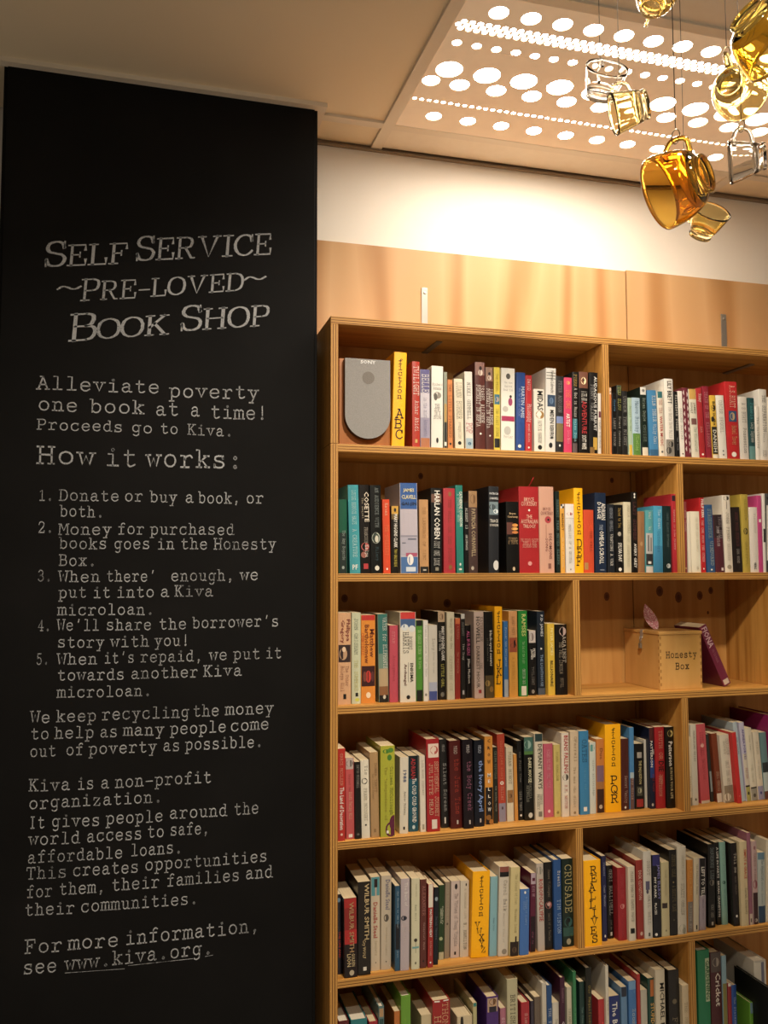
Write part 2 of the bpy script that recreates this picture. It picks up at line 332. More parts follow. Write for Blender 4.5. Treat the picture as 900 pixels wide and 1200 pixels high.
# ------------------------------------------------------------------ perforated light panel
lamp = empty('ceiling_light', ((PX0 + PX1) / 2, (PY0 + PY1) / 2, CEIL - .006), 'glowing perforated panel light set in the ceiling above the bookshelf', 'ceiling light')
holes = []
def row(y, x0, pitch, dia):
    x = x0
    while x + dia / 2 < PX1 - .006:
        if x - dia / 2 > PX0 + .003: holes.append((x, y, dia / 2))
        x += pitch
row(-.458, .217, .0814, .047); 
row(-.408, .2115, .0207, .0155); row(-.3945, .222, .0207, .0155); row(-.381, .2115, .0207, .0155)
row(-.325, .244, .0522, .0245); row(-.213, .265, .1045, .0700); row(-.153, .316, .1045, .0520); row(-.153, .236, 9, .047)
row(-.060, .2195, .0209, .0128); row(.0155, .301, .1033, .0445)
cu = bpy.data.curves.new('panel', 'CURVE'); cu.dimensions = '2D'; cu.fill_mode = 'BOTH'
def poly(pts):
    s = cu.splines.new('POLY'); s.points.add(len(pts) - 1); s.use_cyclic_u = True
    for p, q in zip(s.points, pts): p.co = (q[0], q[1], 0, 1)
poly([(PX0, PY0), (PX1, PY0), (PX1, PY1), (PX0, PY1)])
for (x, y, r) in holes:
    n = 28 if r > .02 else 14
    poly([(x + r * math.cos(2 * math.pi * k / n), y + r * math.sin(2 * math.pi * k / n)) for k in range(n)])
o = bpy.data.objects.new('panel', cu); COL.objects.link(o); bpy.context.view_layer.update()
me = bpy.data.meshes.new_from_object(o.evaluated_get(bpy.context.evaluated_depsgraph_get()))
bpy.data.objects.remove(o)
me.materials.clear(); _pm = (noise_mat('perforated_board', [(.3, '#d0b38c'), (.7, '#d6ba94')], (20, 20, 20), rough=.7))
_pb = _pm.node_tree.nodes['Principled BSDF']; _pb.inputs['Emission Color'].default_value = (1, .74, .48, 1); _pb.inputs['Emission Strength'].default_value = .22; me.materials.append(_pm)   # weak emission added to brighten the board between its holes
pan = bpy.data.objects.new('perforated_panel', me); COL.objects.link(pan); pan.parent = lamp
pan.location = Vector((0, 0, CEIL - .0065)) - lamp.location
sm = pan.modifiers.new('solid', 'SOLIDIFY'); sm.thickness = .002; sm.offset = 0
glows = []
for lv in PANEL_GLOW:
    glow = bpy.data.materials.new('lamp_diffuser'); glow.use_nodes = True; glows.append(glow)
    gb = glow.node_tree.nodes['Principled BSDF']; gb.inputs['Base Color'].default_value = (1, .93, .8, 1)
    gb.inputs['Emission Color'].default_value = (1, .91, .79, 1); gb.inputs['Emission Strength'].default_value = lv
bm = bmesh.new(); last = None
for (x, y, r) in holes:
    n = 14 if r > .02 else 7
    vs = [bm.verts.new((x + 1.02 * r * math.cos(-2 * math.pi * k / n), y + 1.02 * r * math.sin(-2 * math.pi * k / n), CEIL - .0052)) for k in range(n)]
    bm.faces.new(vs).material_index = min(4, int(5 * math.exp(-((x - .66) ** 2 + (y + .12) ** 2) / .38 ** 2)))
    if last: bm.faces.new((vs[n // 2], last[0], last[1])).material_index = 5
    last = vs
bmesh.ops.translate(bm, verts=bm.verts, vec=-lamp.location)
tag(link('diffuser', bm, glows + [tbar_m], lamp), 'bright white diffuser behind the holes')

# ------------------------------------------------------------------ bookshelf
shelf = empty('bookshelf', (0, 0, 0), 'tall plywood bookshelf with staggered uprights, filled with used books', 'bookshelf')
XR = 2.35
def kn(bm, x, y, z, rx, rz, mi=1):
    quad_pts = [(x + rx * math.cos(a), y, z + rz * math.sin(a)) for a in (2 * math.pi * k / 12 for k in range(12))]
    f = bm.faces.new([bm.verts.new(p) for p in quad_pts]); f.material_index = mi
zt6 = Z0 - 6 * PITCH
bm = bmesh.new(); box(bm, (0, 0, Z0 - PITCH + .0215), (TH, DEP, Z0), 0, 1, .0006); link('side_panel', bm, [ply_z, edge_v], shelf)
bm = bmesh.new(); box(bm, (0, 0, 0), (TH, DEP, Z0 - PITCH + .0205), 0, 1, .0006); link('side_panel', bm, [ply_z, edge_v], shelf)
bm = bmesh.new(); box(bm, (XR - TH, 0, 0), (XR, DEP, Z0), 0, 1, .0006); link('side_panel', bm, [ply_z, edge_v], shelf)
bm = bmesh.new(); box(bm, (0, 0, Z0 + .0003), (XR, DEP, Z0 + TH), 0, 1, .0008); link('top_board', bm, [ply_x, edge_h], shelf)
for k in range(1, 7):
    bm = bmesh.new(); z = Z0 - k * PITCH; box(bm, (TH - .006, .0002, z), (XR - TH, DEP - .0005, z + TH), 0, 1, .0008)
    link('shelf_board', bm, [ply_x, edge_h], shelf)
for k, xs in {1: (.5955, 1.30), 2: (.77, 1.62), 3: (.5175, 1.004), 4: (.767, 1.40), 5: (.5145, 1.25), 6: (.768, 1.40)}.items():
    for x in xs:
        bm = bmesh.new(); z = Z0 - k * PITCH; xx = x * 1.38
        box(bm, (xx - TH / 2, .0004, z + TH + .0002), (xx + TH / 2, DEP - .0006, z + PITCH - .0002), 0, 1, .0006)
        link('divider', bm, [ply_z, edge_v], shelf)
KN = [(.941, 1.356, .010, .014), (1.132, 1.371, .013, .017), (1.201, 1.351, .013, .018), (1.281, 1.356, .011, .015), (1.323, 1.372, .009, .012), (1.31, 1.30, .004, .006), (.091, 1.359, .010, .012), (.304, 1.357, .010, .014), (.406, 1.341, .012, .013), (.325, 1.722, .008, .010), (.968, 1.726, .007, .009)]
for i, (x0, x1) in enumerate(((.003, 1.0335), (1.0370, 2.35))):
    bm = bmesh.new(); box(bm, (x0, DEP, 0), (x1, .2475, Z0 + TH - .001))
    for (x, z, rx, rz) in KN:
        if x0 < x < x1: kn(bm, x, DEP - .0003, z, rx, rz); kn(bm, x, DEP - .0005, z, rx * .5, rz * .5, 2)
    link('back_panel', bm, [back_ply, knot_m, mat('knot_heart', '#5a3216', .6)], shelf)
for i, (x0, x1) in enumerate(((-.0232, 1.0330), (1.0375, 2.6))):
    bm = bmesh.new(); box(bm, (x0, DEP, Z0 + TH), (x1, .2475, 2.4165 + .004 * i), 0, None, .0005)
    o = link('plywood_strip', bm, strip_ply)
    tag(o, ('long pale plywood strip behind the shelf top, with the zinc bracket', 'pale plywood strip behind the shelf top, with the dark bracket')[i], 'plywood board', 'plywood strips above the bookshelf')
# angle brackets
for i, (x0, x1, z1, m, lab) in enumerate(((.3305, .3495, 2.2995, steel, 'bright zinc bracket fixing the shelf top to the plywood'), (1.3925, 1.4125, 2.301, dark_steel, 'dull dark bracket fixing the shelf top to the plywood'))):
    br = empty('shelf_bracket', ((x0 + x1) / 2, DEP, Z0 + TH), lab, 'bracket', 'angle brackets on the bookshelf top')
    bm = bmesh.new(); cx = (x0 + x1) / 2; h = (x1 - x0) / 2
    zb = Z0 + TH + .0003 - br.location.z
    box(bm, (-h, -.0034, zb), (h, -.0002, z1 - br.location.z), 0, None, .0006)
    box(bm, (-h, -.09, zb), (h, -.0034, zb + .003), 0, None, .0006)
    link('plate', bm, m, br)
    for dz in (.022, z1 - br.location.z - .016):
        bm = bmesh.new(); lathe(bm, [(0, .0018), (.003, .0016), (.0045, .0006), (.0045, 0)], 14)
        bmesh.ops.rotate(bm, verts=bm.verts, matrix=Matrix.Rotation(math.pi / 2, 3, 'X')); bmesh.ops.translate(bm, verts=bm.verts, vec=(0, -.0034, dz))
        link('screw', bm, steel, br, True)
    bm = bmesh.new(); box(bm, (-h, -.135, Z0 - .0036 - br.location.z), (h, -.0006, Z0 - .0004 - br.location.z), 0, None, .0006)
    link('under_plate', bm, dark_steel, br)

# ------------------------------------------------------------------ books
BOOKS = [
(1,0,.1714,.0365,.0083,.2603,.0322,'#f2ad0e','D','yellow divider block lettered fiction ABC','yellow divider',(('v','fiction',.07,.5,'#15130f'),('v','ABC',.6,.93,'#15130f'))),
(1,0,.2305,.0221,.0083,.2378,.0,'#b5321f','p','narrow red paperback with pale lettering','red paperback',(('t','TWILIGHT',.05,.4,.2,.85,'#e9e2d4','n'),('t','Azhar Abidi',.46,.82,.2,.8,'#e9e2d4','n'),('r',.35,.65,.91,.95,'#c9a24a'))),
(1,0,.2537,.0282,.0083,.2171,.0,'#9a93a8','p','mauve and white photo spine paperback','mauve paperback',(('b',0,.3,'#5d5688'),('b',.3,.62,'#c3bcc4'),('b',.88,1,'#b06a3c'),('t','BELLE',.06,.3,.2,.85,'#e9e2d4','n'),('t','in the mist Adornetto',.36,.86,.25,.7,'#6d6a8c','n'))),
(1,0,.2849,.0342,.0083,.2289,.0107,'#e4dfd2','p','off-white paperback with small grey drawing','off-white paperback',(('h','Richard',.23,.86,'#15130f','n'),('h','Adams',.28,.72,'#15130f','n'),('o',.5,.36,.33,.28,'#8c8678'),('o',.35,.38,.15,.3,'#5c574c'),('h','THE',.49,.45,'#15130f','n'),('h','GIRL',.54,.55,'#15130f','n'),('h','IN A',.585,.5,'#15130f','n'),('h','SWING',.63,.65,'#15130f','n'),('o',.5,.91,.1,.22,'#15130f'))),
(1,0,.3212,.01,.0083,.2135,.0078,'#8d927f','p','thin grey-green photo spine paperback','grey-green paperback',(('b',.42,.66,'#b28a3c'),('b',.66,1,'#221d16'),('r',.2,.8,.92,.97,'#e9e2d4'))),
(1,0,.3335,.0143,.0083,.1926,.0,'#d5813c','p','thin orange paperback with dark title','thin orange paperback',(('t','THE LITTLE STRANGER',.06,.85,.25,.75,'#5a2a14','n'),('r',.3,.7,.92,.95,'#15130f'))),
(1,0,.3553,.0261,.0083,.1965,-.0125,'#ded2b6','p','cream paperback with grey capitals','cream paperback',(('t','LUANN BURNER',.05,.58,.25,.8,'#8d8873','n'),('t','evangeline',.62,.86,.3,.75,'#9d967f','n'),('o',.5,.92,.2,.2,'#15130f'))),
(1,0,.3859,.0232,.0083,.2186,-.0073,'#dcd6c8','p','white paperback with red foot lettering','red lettered white paperback',(('t','NIKKI GEMMELL',.14,.62,.3,.7,'#15130f','n'),('t','POP',.66,.8,.15,.85,'#c02a3a','n'),('b',.86,1,'#9db3bd'),('o',.5,.93,.2,.2,'#2a5a78'))),
(1,0,.4156,.03,.0083,.2479,.0,'#5a2c26','p','tall brown paperback with portrait photo','tall brown paperback',(('b',0,.15,'#8a6257'),('o',.55,.12,.22,.3,'#d9c6b2'),('o',.55,.07,.14,.2,'#2b1914'),('t','ISABEL ALLENDE',.26,.7,.5,.88,'#e9e2d4','n'),('t','PORTRAIT IN SEPIA',.26,.74,.12,.45,'#e9e2d4','n'),('o',.5,.82,.1,.1,'#e9e2d4'))),
(1,0,.4469,.0238,.0083,.2351,.0,'#57302a','p','shorter brown paperback with portrait photo','shorter brown paperback',(('b',0,.17,'#8d6a55'),('o',.5,.13,.24,.3,'#d9c6b2'),('o',.5,.08,.14,.2,'#2b1914'),('t','ISABEL ALLENDE',.26,.7,.52,.88,'#e9e2d4','n'),('t','PORTRAIT IN SEPIA',.26,.74,.12,.46,'#e9e2d4','n'),('o',.5,.83,.1,.1,'#e9e2d4'))),
(1,0,.4712,.0183,.0083,.2365,.0083,'#d8c01c','p','yellow paperback with blue photo patch','yellow paperback',(('t','THE PEARL',.08,.3,.3,.65,'#8a7a10','n'),('r',0,1,.33,.45,'#2d6d86'),('o',.5,.39,.28,.4,'#caa78c'),('t','THE FIRST STONE',.5,.84,.3,.7,'#6b5f10','n'),('b',.86,.97,'#15130f'))),
(1,0,.4925,.0418,.0083,.2357,.0137,'#e7e3d5','p','thick white paperback with magenta band','magenta banded book',(('o',.5,.1,.16,.2,'#55524a'),('h','The Jane',.18,.6,'#6e6a60','n'),('h','Austen',.225,.55,'#6e6a60','n'),('h','Book Club',.27,.7,'#6e6a60','n'),('o',.66,.41,.16,.28,'#a03a62'),('o',.68,.345,.09,.1,'#30261f'),('o',.3,.5,.2,.2,'#bab6aa'),('b',.585,.645,'#a81e50'),('o',.45,.76,.25,.3,'#b9b6ab'),('h','Fowler',.84,.66,'#6e6a60','n'))),
(1,0,.5376,.0269,.0083,.2258,.0241,'#274a8c','p','royal blue paperback with silver title','royal blue paperback',(('t','MARTIN AMIS',.18,.58,.5,.9,'#b9c4d8','s'),('t','The War Against Cliche',.2,.56,.2,.42,'#8fa2c8','n'),('o',.4,.94,.18,.18,'#e9e2d4'))),
(1,0,.5668,.0201,.0083,.2188,.017,'#b8222a','p','scarlet paperback with white script','scarlet paperback',(('t','DAVID',.05,.2,.3,.7,'#e9e2d4','n'),('t','Philosophy',.38,.62,.15,.85,'#e9e2d4','n'),('t','second edition',.64,.88,.3,.7,'#e9e2d4','n'),('o',.5,.95,.14,.14,'#e9e2d4'))),
(1,0,.5951,.0334,.0083,.181,.0,'#e3dccb','p','short white paperback with gold oval','gold oval book',(('t','MIDAS',.03,.34,.3,.85,'#15130f','s'),('o',.55,.41,.4,.35,'#9c7430'),('o',.5,.4,.2,.2,'#efe6d2'),('t','PATRICK MARNHAM',.5,.86,.35,.65,'#4b4a45','n'),('o',.5,.93,.2,.2,'#15130f'))),
(1,0,.6291,.0314,.0083,.2439,.0254,'#d9d6cd','p','tall white paperback with grey stripes','grey striped book',(('b',.05,.06,'#77756e'),('b',.085,.095,'#77756e'),('b',.12,.13,'#77756e'),('t','Norman Lebrecht',.03,.3,.45,.8,'#6a6862','s'),('r',.15,.95,.32,.46,'#27405c'),('o',.55,.39,.2,.3,'#5a7796'),('t','MIDEN',.5,.66,.4,.8,'#15130f','s'),('t','RISEN FROM',.68,.84,.4,.8,'#15130f','s'),('o',.5,.92,.18,.25,'#15130f'))),
(1,0,.6617,.0236,.0083,.2222,.0269,'#2c2a2b','p','charcoal paperback with blue panel','charcoal paperback',(('t','PETER ADDISON',.06,.48,.3,.7,'#8d8b8a','n'),('b',.53,.62,'#6c7fae'),('b',.62,.86,'#7a6738'),('o',.5,.91,.12,.14,'#e9e2d4'))),
(1,0,.6878,.0253,.0083,.2196,.0183,'#d2315f','p','hot pink paperback with orange title','hot pink paperback',(('o',.5,.07,.22,.2,'#f0a04a'),('t','THE ONE',.16,.42,.25,.75,'#ee8a3c','n'),('t','ARTIST',.48,.66,.25,.7,'#e9e2d4','s'),('t','Lorrie Moore',.7,.88,.3,.7,'#e9a0b0','n'))),
(1,0,.7137,.0171,.0083,.2376,.0234,'#1c1a18','p','black paperback with teal lower spine','teal footed black book',(('t','PIERS',.03,.18,.25,.75,'#c9a24a','n'),('t','A God in Ruins',.2,.56,.2,.8,'#e9e2d4','n'),('b',.58,.82,'#1f6f7c'),('t','Helen Dunn',.58,.86,.25,.75,'#a9dce0','n'),('b',.88,1,'#5b4a4a'))),
(1,0,.7348,.0311,.0083,.2392,.0173,'#171312','p','black paperback with glowing lantern','lantern book',(('b',0,.2,'#70402a'),('o',.5,.11,.27,.35,'#f3d9a2'),('o',.5,.1,.09,.14,'#3a2010'),('t','A GIRL AND A',.24,.38,.3,.8,'#e9e2d4','n'),('t','ADVENTURE',.36,.76,.3,.8,'#b5242a','s'),('t','SCOTT',.78,.86,.3,.75,'#e9e2d4','s'),('t','WHITE',.87,.95,.3,.75,'#e9e2d4','s'))),
(1,0,.7683,.0274,.0083,.2397,.0234,'#191716','p','black paperback with yellow foot image','yellow footed black book',(('t','AUDACIOUS PURSUIT',.05,.72,.5,.85,'#d6d3cc','s'),('t','PENNY WALKER',.15,.6,.15,.45,'#9c9a96','n'),('r',.45,1,.8,.95,'#c79b22'),('r',.1,.6,.92,1,'#7d5a1c'))),
(1,0,.7971,.01,.0083,.179,.0186,'#d8cfc0','p','slim white paperback beside the upright','slim white paperback',(('b',.3,.4,'#6a2f3a'),('t','TAMMY ROBINSON',.42,.92,.25,.75,'#7a756c','n'))),
(1,1,.8336,.0081,.0083,.1975,.0139,'#d5762a','p','thin orange paperback with cream head','thin orange paperback',(('b',0,.1,'#e3c8a8'),('o',.5,.06,.3,.3,'#15130f'))),
(1,1,.843,.015,.0083,.1812,.0134,'#161514','p','black paperback with blue script title','blue script black book',(('t','Maeve',.08,.32,.25,.75,'#4f86a8','n'),('t','LARRY WATSON',.4,.86,.3,.7,'#a8a49c','n'))),
(1,1,.8585,.0169,.0083,.2064,.0142,'#1d1c18','p','taller black paperback with green-gold lettering','green-gold lettered book',(('b',0,.12,'#3a4a34'),('t','YOU SLOW',.02,.36,.25,.8,'#a8a84a','n'),('t','Howard Jacobson',.45,.88,.3,.72,'#b6b2a8','n'))),
(1,1,.8767,.0179,.0083,.1905,.0133,'#232221','p','dark charcoal paperback with dim title','dim charcoal book',(('t','UNDER THE NIGHT',.08,.86,.25,.75,'#97938c','n'),)),
(1,1,.8979,.0126,.0083,.171,.0,'#a8bfa0','p','thin pale green paperback with yellow foot','pale green book',(('t','Secret Garden',.1,.62,.25,.75,'#3c6a3c','n'),('b',.82,1,'#d8b020'))),
(1,1,.9116,.0276,.0083,.1725,-.0022,'#a9c4d2','p','sky blue paperback with green foot','sky blue book',(('b',.62,1,'#55862c'),('t','Maeve Binchy',.06,.6,.25,.75,'#26466a','n'),('t','Minding',.66,.92,.3,.7,'#a8cf6c','n'))),
(1,1,.9422,.0214,.0083,.2053,-.0151,'#16241c','p','dark green paperback with white head','white headed green book',(('b',0,.11,'#dcd8cc'),('o',.5,.05,.2,.2,'#555'),('t','Brian Doyle',.16,.5,.25,.75,'#a5b3a4','n'),('t','CRUISE',.55,.8,.3,.7,'#7c8a7c','n'),('b',.88,1,'#d8cdb4'))),
(1,1,.968,.0305,.0083,.1977,-.0226,'#3b84b4','p','bright blue paperback with white title','bright blue book',(('t','KILN THEIR',.08,.48,.5,.85,'#e9e2d4','n'),('t','Willy Chai',.52,.82,.4,.8,'#e9e2d4','n'),('b',.9,1,'#2a5f86'))),
(1,1,1.0005,.0187,.0083,.1952,-.0177,'#e2d6bf','p','cream paperback with teal cap','teal capped book',(('b',0,.1,'#2c6c70'),('t','THE TEA',.12,.34,.25,.75,'#b03a30','n'),('t','WATER MUSIC',.38,.84,.25,.75,'#b8382e','s'),('o',.5,.93,.18,.18,'#555'))),
(1,1,1.023,.0292,.0083,.2356,.0,'#e6e0d3','p','tall white paperback with monochrome foot','tall white paperback',(('t','LILY BRETT',.03,.32,.3,.8,'#15130f','s'),('t','You Gotta Have Balls',.36,.76,.3,.75,'#8a867c','n'),('b',.78,1,'#8a8478'),('o',.6,.84,.3,.3,'#2c2a26'),('o',.35,.92,.3,.35,'#3a3732'))),
(1,1,1.0563,.0137,.0083,.1981,-.0161,'#1b1a19','p','thin black paperback with white script','white script black book',(('t','Elizabeth Stead',.05,.6,.2,.8,'#e9e2d4','n'),('t','the book',.7,.9,.3,.7,'#999','n'))),
(1,1,1.0724,.0154,.0083,.2005,-.0245,'#e4ddd0','p','thin white paperback with faint lettering','thin white paperback',(('t','SECOND NATURE',.2,.8,.3,.7,'#8f8a80','n'),('o',.5,.95,.15,.15,'#15130f'))),
(1,1,1.0896,.0204,.0083,.2113,-.0299,'#6e2634','p','maroon and white lattice patterned paperback','lattice pattern book',(('x',.02,.98,'#d8c8c0'),)),
(1,1,1.1128,.0258,.0083,.2088,-.0344,'#d9d2bc','p','cream paperback with gold head','gold headed book',(('b',0,.15,'#c99a3c'),('t','JAMES',.2,.36,.45,.8,'#7c7660','s'),('t','HOULT',.2,.36,.1,.4,'#7c7660','s'),('r',.15,.85,.43,.52,'#7a4f48'),('t','The Miniaturist',.56,.92,.3,.75,'#6a8a6c','n'))),
(1,1,1.14,.0196,.0083,.2124,-.0375,'#ad1f24','p','narrow red paperback with white mark','narrow red paperback',(('t','Romy',.08,.2,.2,.8,'#e9e2d4','n'),('t','Ash',.55,.64,.2,.7,'#d89a8c','n'),('o',.5,.95,.2,.16,'#e9e2d4'))),
(1,1,1.163,.0207,.0083,.2201,-.0396,'#8e1b2e','p','crimson paperback with dim lettering','crimson paperback',(('t','DEATH OF THE',.08,.45,.25,.75,'#d08a90','n'),('t','KELLERMAN',.5,.85,.25,.75,'#c77d84','n'))),
(1,1,1.1845,.0204,.0083,.1934,-.0267,'#dcae18','p','yellow paperback with black foot','yellow and black book',(('o',.5,.2,.4,.5,'#2a2414'),('o',.3,.38,.3,.4,'#2a2414'),('b',.5,.93,'#24211c'),('t','Boys in the',.1,.48,.2,.8,'#15130f','s'),('t','DANISH',.55,.9,.2,.8,'#d8d2c0','s'),('b',.94,1,'#d8d2c0'))),
(1,1,1.2087,.0276,.0083,.1947,-.0378,'#e2dccd','p','plain white paperback beside the scarlet hardback','plain white paperback',(('t','OSCAR SEQUEL',.08,.6,.3,.7,'#8a867b','n'),('o',.5,.88,.1,.1,'#666'),('o',.5,.94,.1,.1,'#666'))),
(1,1,1.2383,.0438,.0083,.2393,-.0162,'#b80f14','h','large scarlet hardback with blue picture','scarlet hardback',(('t','A.S.BYATT',.05,.34,.35,.75,'#e6cfae','n'),('r',.2,.85,.38,.52,'#274a70'),('o',.5,.45,.2,.28,'#b59a6a'),('t','Babel Tower',.57,.82,.3,.75,'#c3a66a','n'),('o',.5,.94,.2,.18,'#e9e2d4'))),
(1,1,1.2839,.0308,.0083,.1949,-.0151,'#d5cdbf','p','pale grey paperback with black script','pale grey book',(('t','A S BYATT',.1,.42,.35,.75,'#555','n'),('t','Possession',.5,.9,.3,.75,'#3a3a3a','n'))),
(1,1,1.3152,.0235,.0083,.1929,.0,'#1f4a4c','p','dark teal paperback with pale foot','dark teal book',(('t','Pamela',.08,.35,.2,.8,'#4fa0a0','n'),('t','Lucy Ingrams',.4,.72,.25,.8,'#e9e2d4','n'),('b',.78,1,'#5e8f8a'))),
(1,1,1.3392,.0162,.0083,.1691,.0,'#e6e0d2','p','slim white paperback with grey lettering','slim white paperback',(('t','The Gathering',.1,.9,.25,.75,'#6e6a62','n'),)),
(1,1,1.3562,.0285,.0083,.222,.0,'#dad4c6','p','tall white paperback with black lettering','black lettered white book',(('t','THE SEPARATION',.08,.6,.4,.8,'#15130f','n'),('t','Stella',.62,.75,.3,.6,'#666','n'),('t','BYRD',.86,.95,.3,.7,'#15130f','n'))),
(1,1,1.3866,.0227,.0083,.1985,.0,'#dfd6c4','p','white paperback cut by the picture edge','white paperback',()),
(2,0,.0254,.0224,.0083,.1968,-.0065,'#16573f','p','dark green paperback with silver script','dark green paperback',(('b',.45,1,'#12231c'),('t','The Amy Bogarde',.42,.82,.35,.75,'#a9b5aa','n'),('o',.5,.92,.16,.2,'#8f9a92'))),
(2,0,.0551,.0289,.0083,.2363,-.0261,'#3597a0','p','teal paperback with pale capitals','teal paperback',(('t','LOUISE BERNICE HALFE',.06,.45,.35,.7,'#bfe0de','n'),('t','A CREATURE',.5,.82,.35,.7,'#bfe0de','n'),('h','PF',.93,.5,'#e9e2d4','s'))),
(2,0,.0845,.0278,.0083,.2371,-.022,'#1a1614','p','black paperback with coral flowers','coral flower book',(('t','COSETTE',.08,.42,.5,.95,'#ddd0b8','s'),('t','The sequel',.13,.4,.2,.42,'#b9a98a','n'),('t','FRANCOIS',.48,.66,.45,.75,'#b8ad9c','n'),('o',.5,.7,.4,.4,'#b5524a'),('o',.35,.79,.28,.3,'#9c5a4c'),('t','Kalpa',.68,.82,.4,.8,'#e9e2d4','n'),('r',.3,.75,.89,.95,'#b82a2e'))),
(2,0,.113,.0305,.0083,.2371,-.0146,'#151715','p','black paperback with pale oval emblem','oval emblem book',(('t','AN AUDIENCE WITH',.03,.48,.45,.75,'#8b9490','n'),('o',.5,.6,.38,.5,'#9aa092'),('o',.5,.6,.28,.4,'#3c4a40'),('o',.55,.61,.16,.3,'#c9c4b0'),('t','Hilary',.7,.86,.4,.7,'#3f5a60','n'),('o',.55,.94,.2,.22,'#d9d3c0'))),
(2,0,.1474,.0203,.0083,.1993,-.015,'#d9420e','p','bright orange paperback','bright orange book',(('t','Kazan',.05,.22,.25,.7,'#f0c8a0','n'),('t','THE SWEETEST',.34,.76,.3,.75,'#f07a3c','n'),('o',.5,.94,.1,.16,'#e9e2d4'))),
(2,0,.169,.022,.0083,.182,.0,'#1b1712','p','short black paperback with gold head','gold headed black book',(('b',0,.12,'#c9961e'),('o',.5,.06,.15,.25,'#15130f'),('b',.12,.2,'#6b5320'),('t','MARY HIGGINS CLARK',.12,.62,.35,.8,'#e9e2d4','s'),('t','TWO GIRLS IN BLUE',.64,.9,.35,.75,'#b6a428','s'))),
(2,0,.1958,.0499,.0083,.2452,-.0091,'#b9b5bd','p','thick blue paperback with harbour painting','harbour painting book',(('b',0,.29,'#27579a'),('b',.29,.58,'#b5abb4'),('b',.58,.6,'#8b8794'),('b',.6,.8,'#a9a3b0'),('r',.3,.95,.775,.815,'#a84a66'),('b',.82,1,'#3f6aa0'),('o',.55,.85,.18,.3,'#e4dfd8'),('r',.3,.85,.93,.98,'#c5d0da'),('r',.42,.9,.615,.63,'#5c6070'),('r',.1,.3,.66,.67,'#5c6070'),('h','JAMES',.085,.62,'#e3d59a','s'),('h','CLAVELL',.155,.82,'#e3d59a','s'),('h','GAI-JIN',.235,.86,'#15130f','s'))),
(2,0,.2501,.0261,.0083,.201,-.0061,'#bd8d58','p','tan paperback with black foot','tan paperback',(('t','THE LANGUAGE OF ZINC',.1,.82,.35,.65,'#8f6538','n'),('b',.91,1,'#15130f'),('r',.35,.7,.945,.965,'#b8b0a0'))),
(2,0,.2815,.0319,.0083,.2335,.0064,'#191a1a','p','black paperback with large white capitals','large capitals book',(('b',.07,.17,'#6e4a38'),('t','HARLAN COBEN',.03,.6,.3,.8,'#e9e2d4','s'),('t','JUST ONE LOOK',.62,.91,.3,.75,'#c9c5ba','n'),('r',.4,.7,.93,.97,'#8a8470'))),
(2,0,.3189,.0344,.0083,.234,.0,'#b02a34','h','crimson hardback with faint gold title','crimson hardback',(('o',.55,.07,.15,.2,'#8a5a2a'),('t','THE MILL ON THE FLOSS',.13,.88,.4,.65,'#7c3a2a','n'),('o',.55,.93,.15,.2,'#8a5a2a'))),
(2,0,.3564,.0213,.0083,.243,-.0096,'#1d7c6e','p','green-teal paperback with white title','green-teal book',(('t','CATHERINE COOKSON',.07,.47,.5,.9,'#e9e2d4','s'),('t','A RUTHLESS NEED',.1,.42,.2,.45,'#bfe0d8','n'),('o',.5,.9,.12,.18,'#e9e2d4'),('r',.3,.7,.945,.965,'#e9e2d4'))),
(2,0,.3796,.0119,.0083,.196,.0,'#171717','p','narrow black paperback with white capitals','narrow black book',(('t','ALBERT 13',.08,.38,.3,.8,'#e9e2d4','n'),('t','GRIMWOOD',.46,.68,.3,.75,'#e9e2d4','n'))),
(2,0,.3921,.0269,.0083,.2281,.0007,'#4a3733','p','brown paperback with gold head','gold headed brown book',(('b',0,.2,'#9a7448'),('o',.5,.1,.3,.5,'#6e4d2c'),('t','PATRICIA CORNWELL',.22,.8,.3,.75,'#b09a74','s'),('o',.4,.94,.15,.2,'#b8ae9c'))),
(2,0,.4512,.0307,.0083,.2424,.0087,'#24262a','h','black hardback with silver swirl','silver swirl hardback',(('h','PATRICIA',.085,.86,'#d8d8d6','s'),('h','CORNWELL',.14,.86,'#d8d8d6','s'),('r',0,1,.18,.33,'#6f8288'),('o',.35,.24,.3,.25,'#1d2a30'),('o',.7,.29,.25,.2,'#d9e2e4'),('h','TRACE',.4,.8,'#cfcabb','s'),('h','OF MURDER',.45,.86,'#cfcabb','s'),('o',.7,.91,.28,.45,'#d8d6ce'))),
(2,0,.5049,.0389,.0083,.2003,.0,'#12110f','p','black paperback with lit fingers','lit fingers book',(('h','Bryce',.17,.5,'#c9a878','s'),('h','Courtenay',.215,.8,'#c9a878','s'),('r',.05,.5,.29,.46,'#5f3024'),('o',.68,.33,.24,.12,'#d88c2c'),('o',.66,.38,.26,.11,'#e0a040'),('o',.68,.43,.26,.1,'#c9742a'),('h','TOMMO',.53,.7,'#a8875a','n'),('h','& HAWK',.57,.76,'#a8875a','n'),('o',.55,.94,.1,.14,'#c9b08a'))),
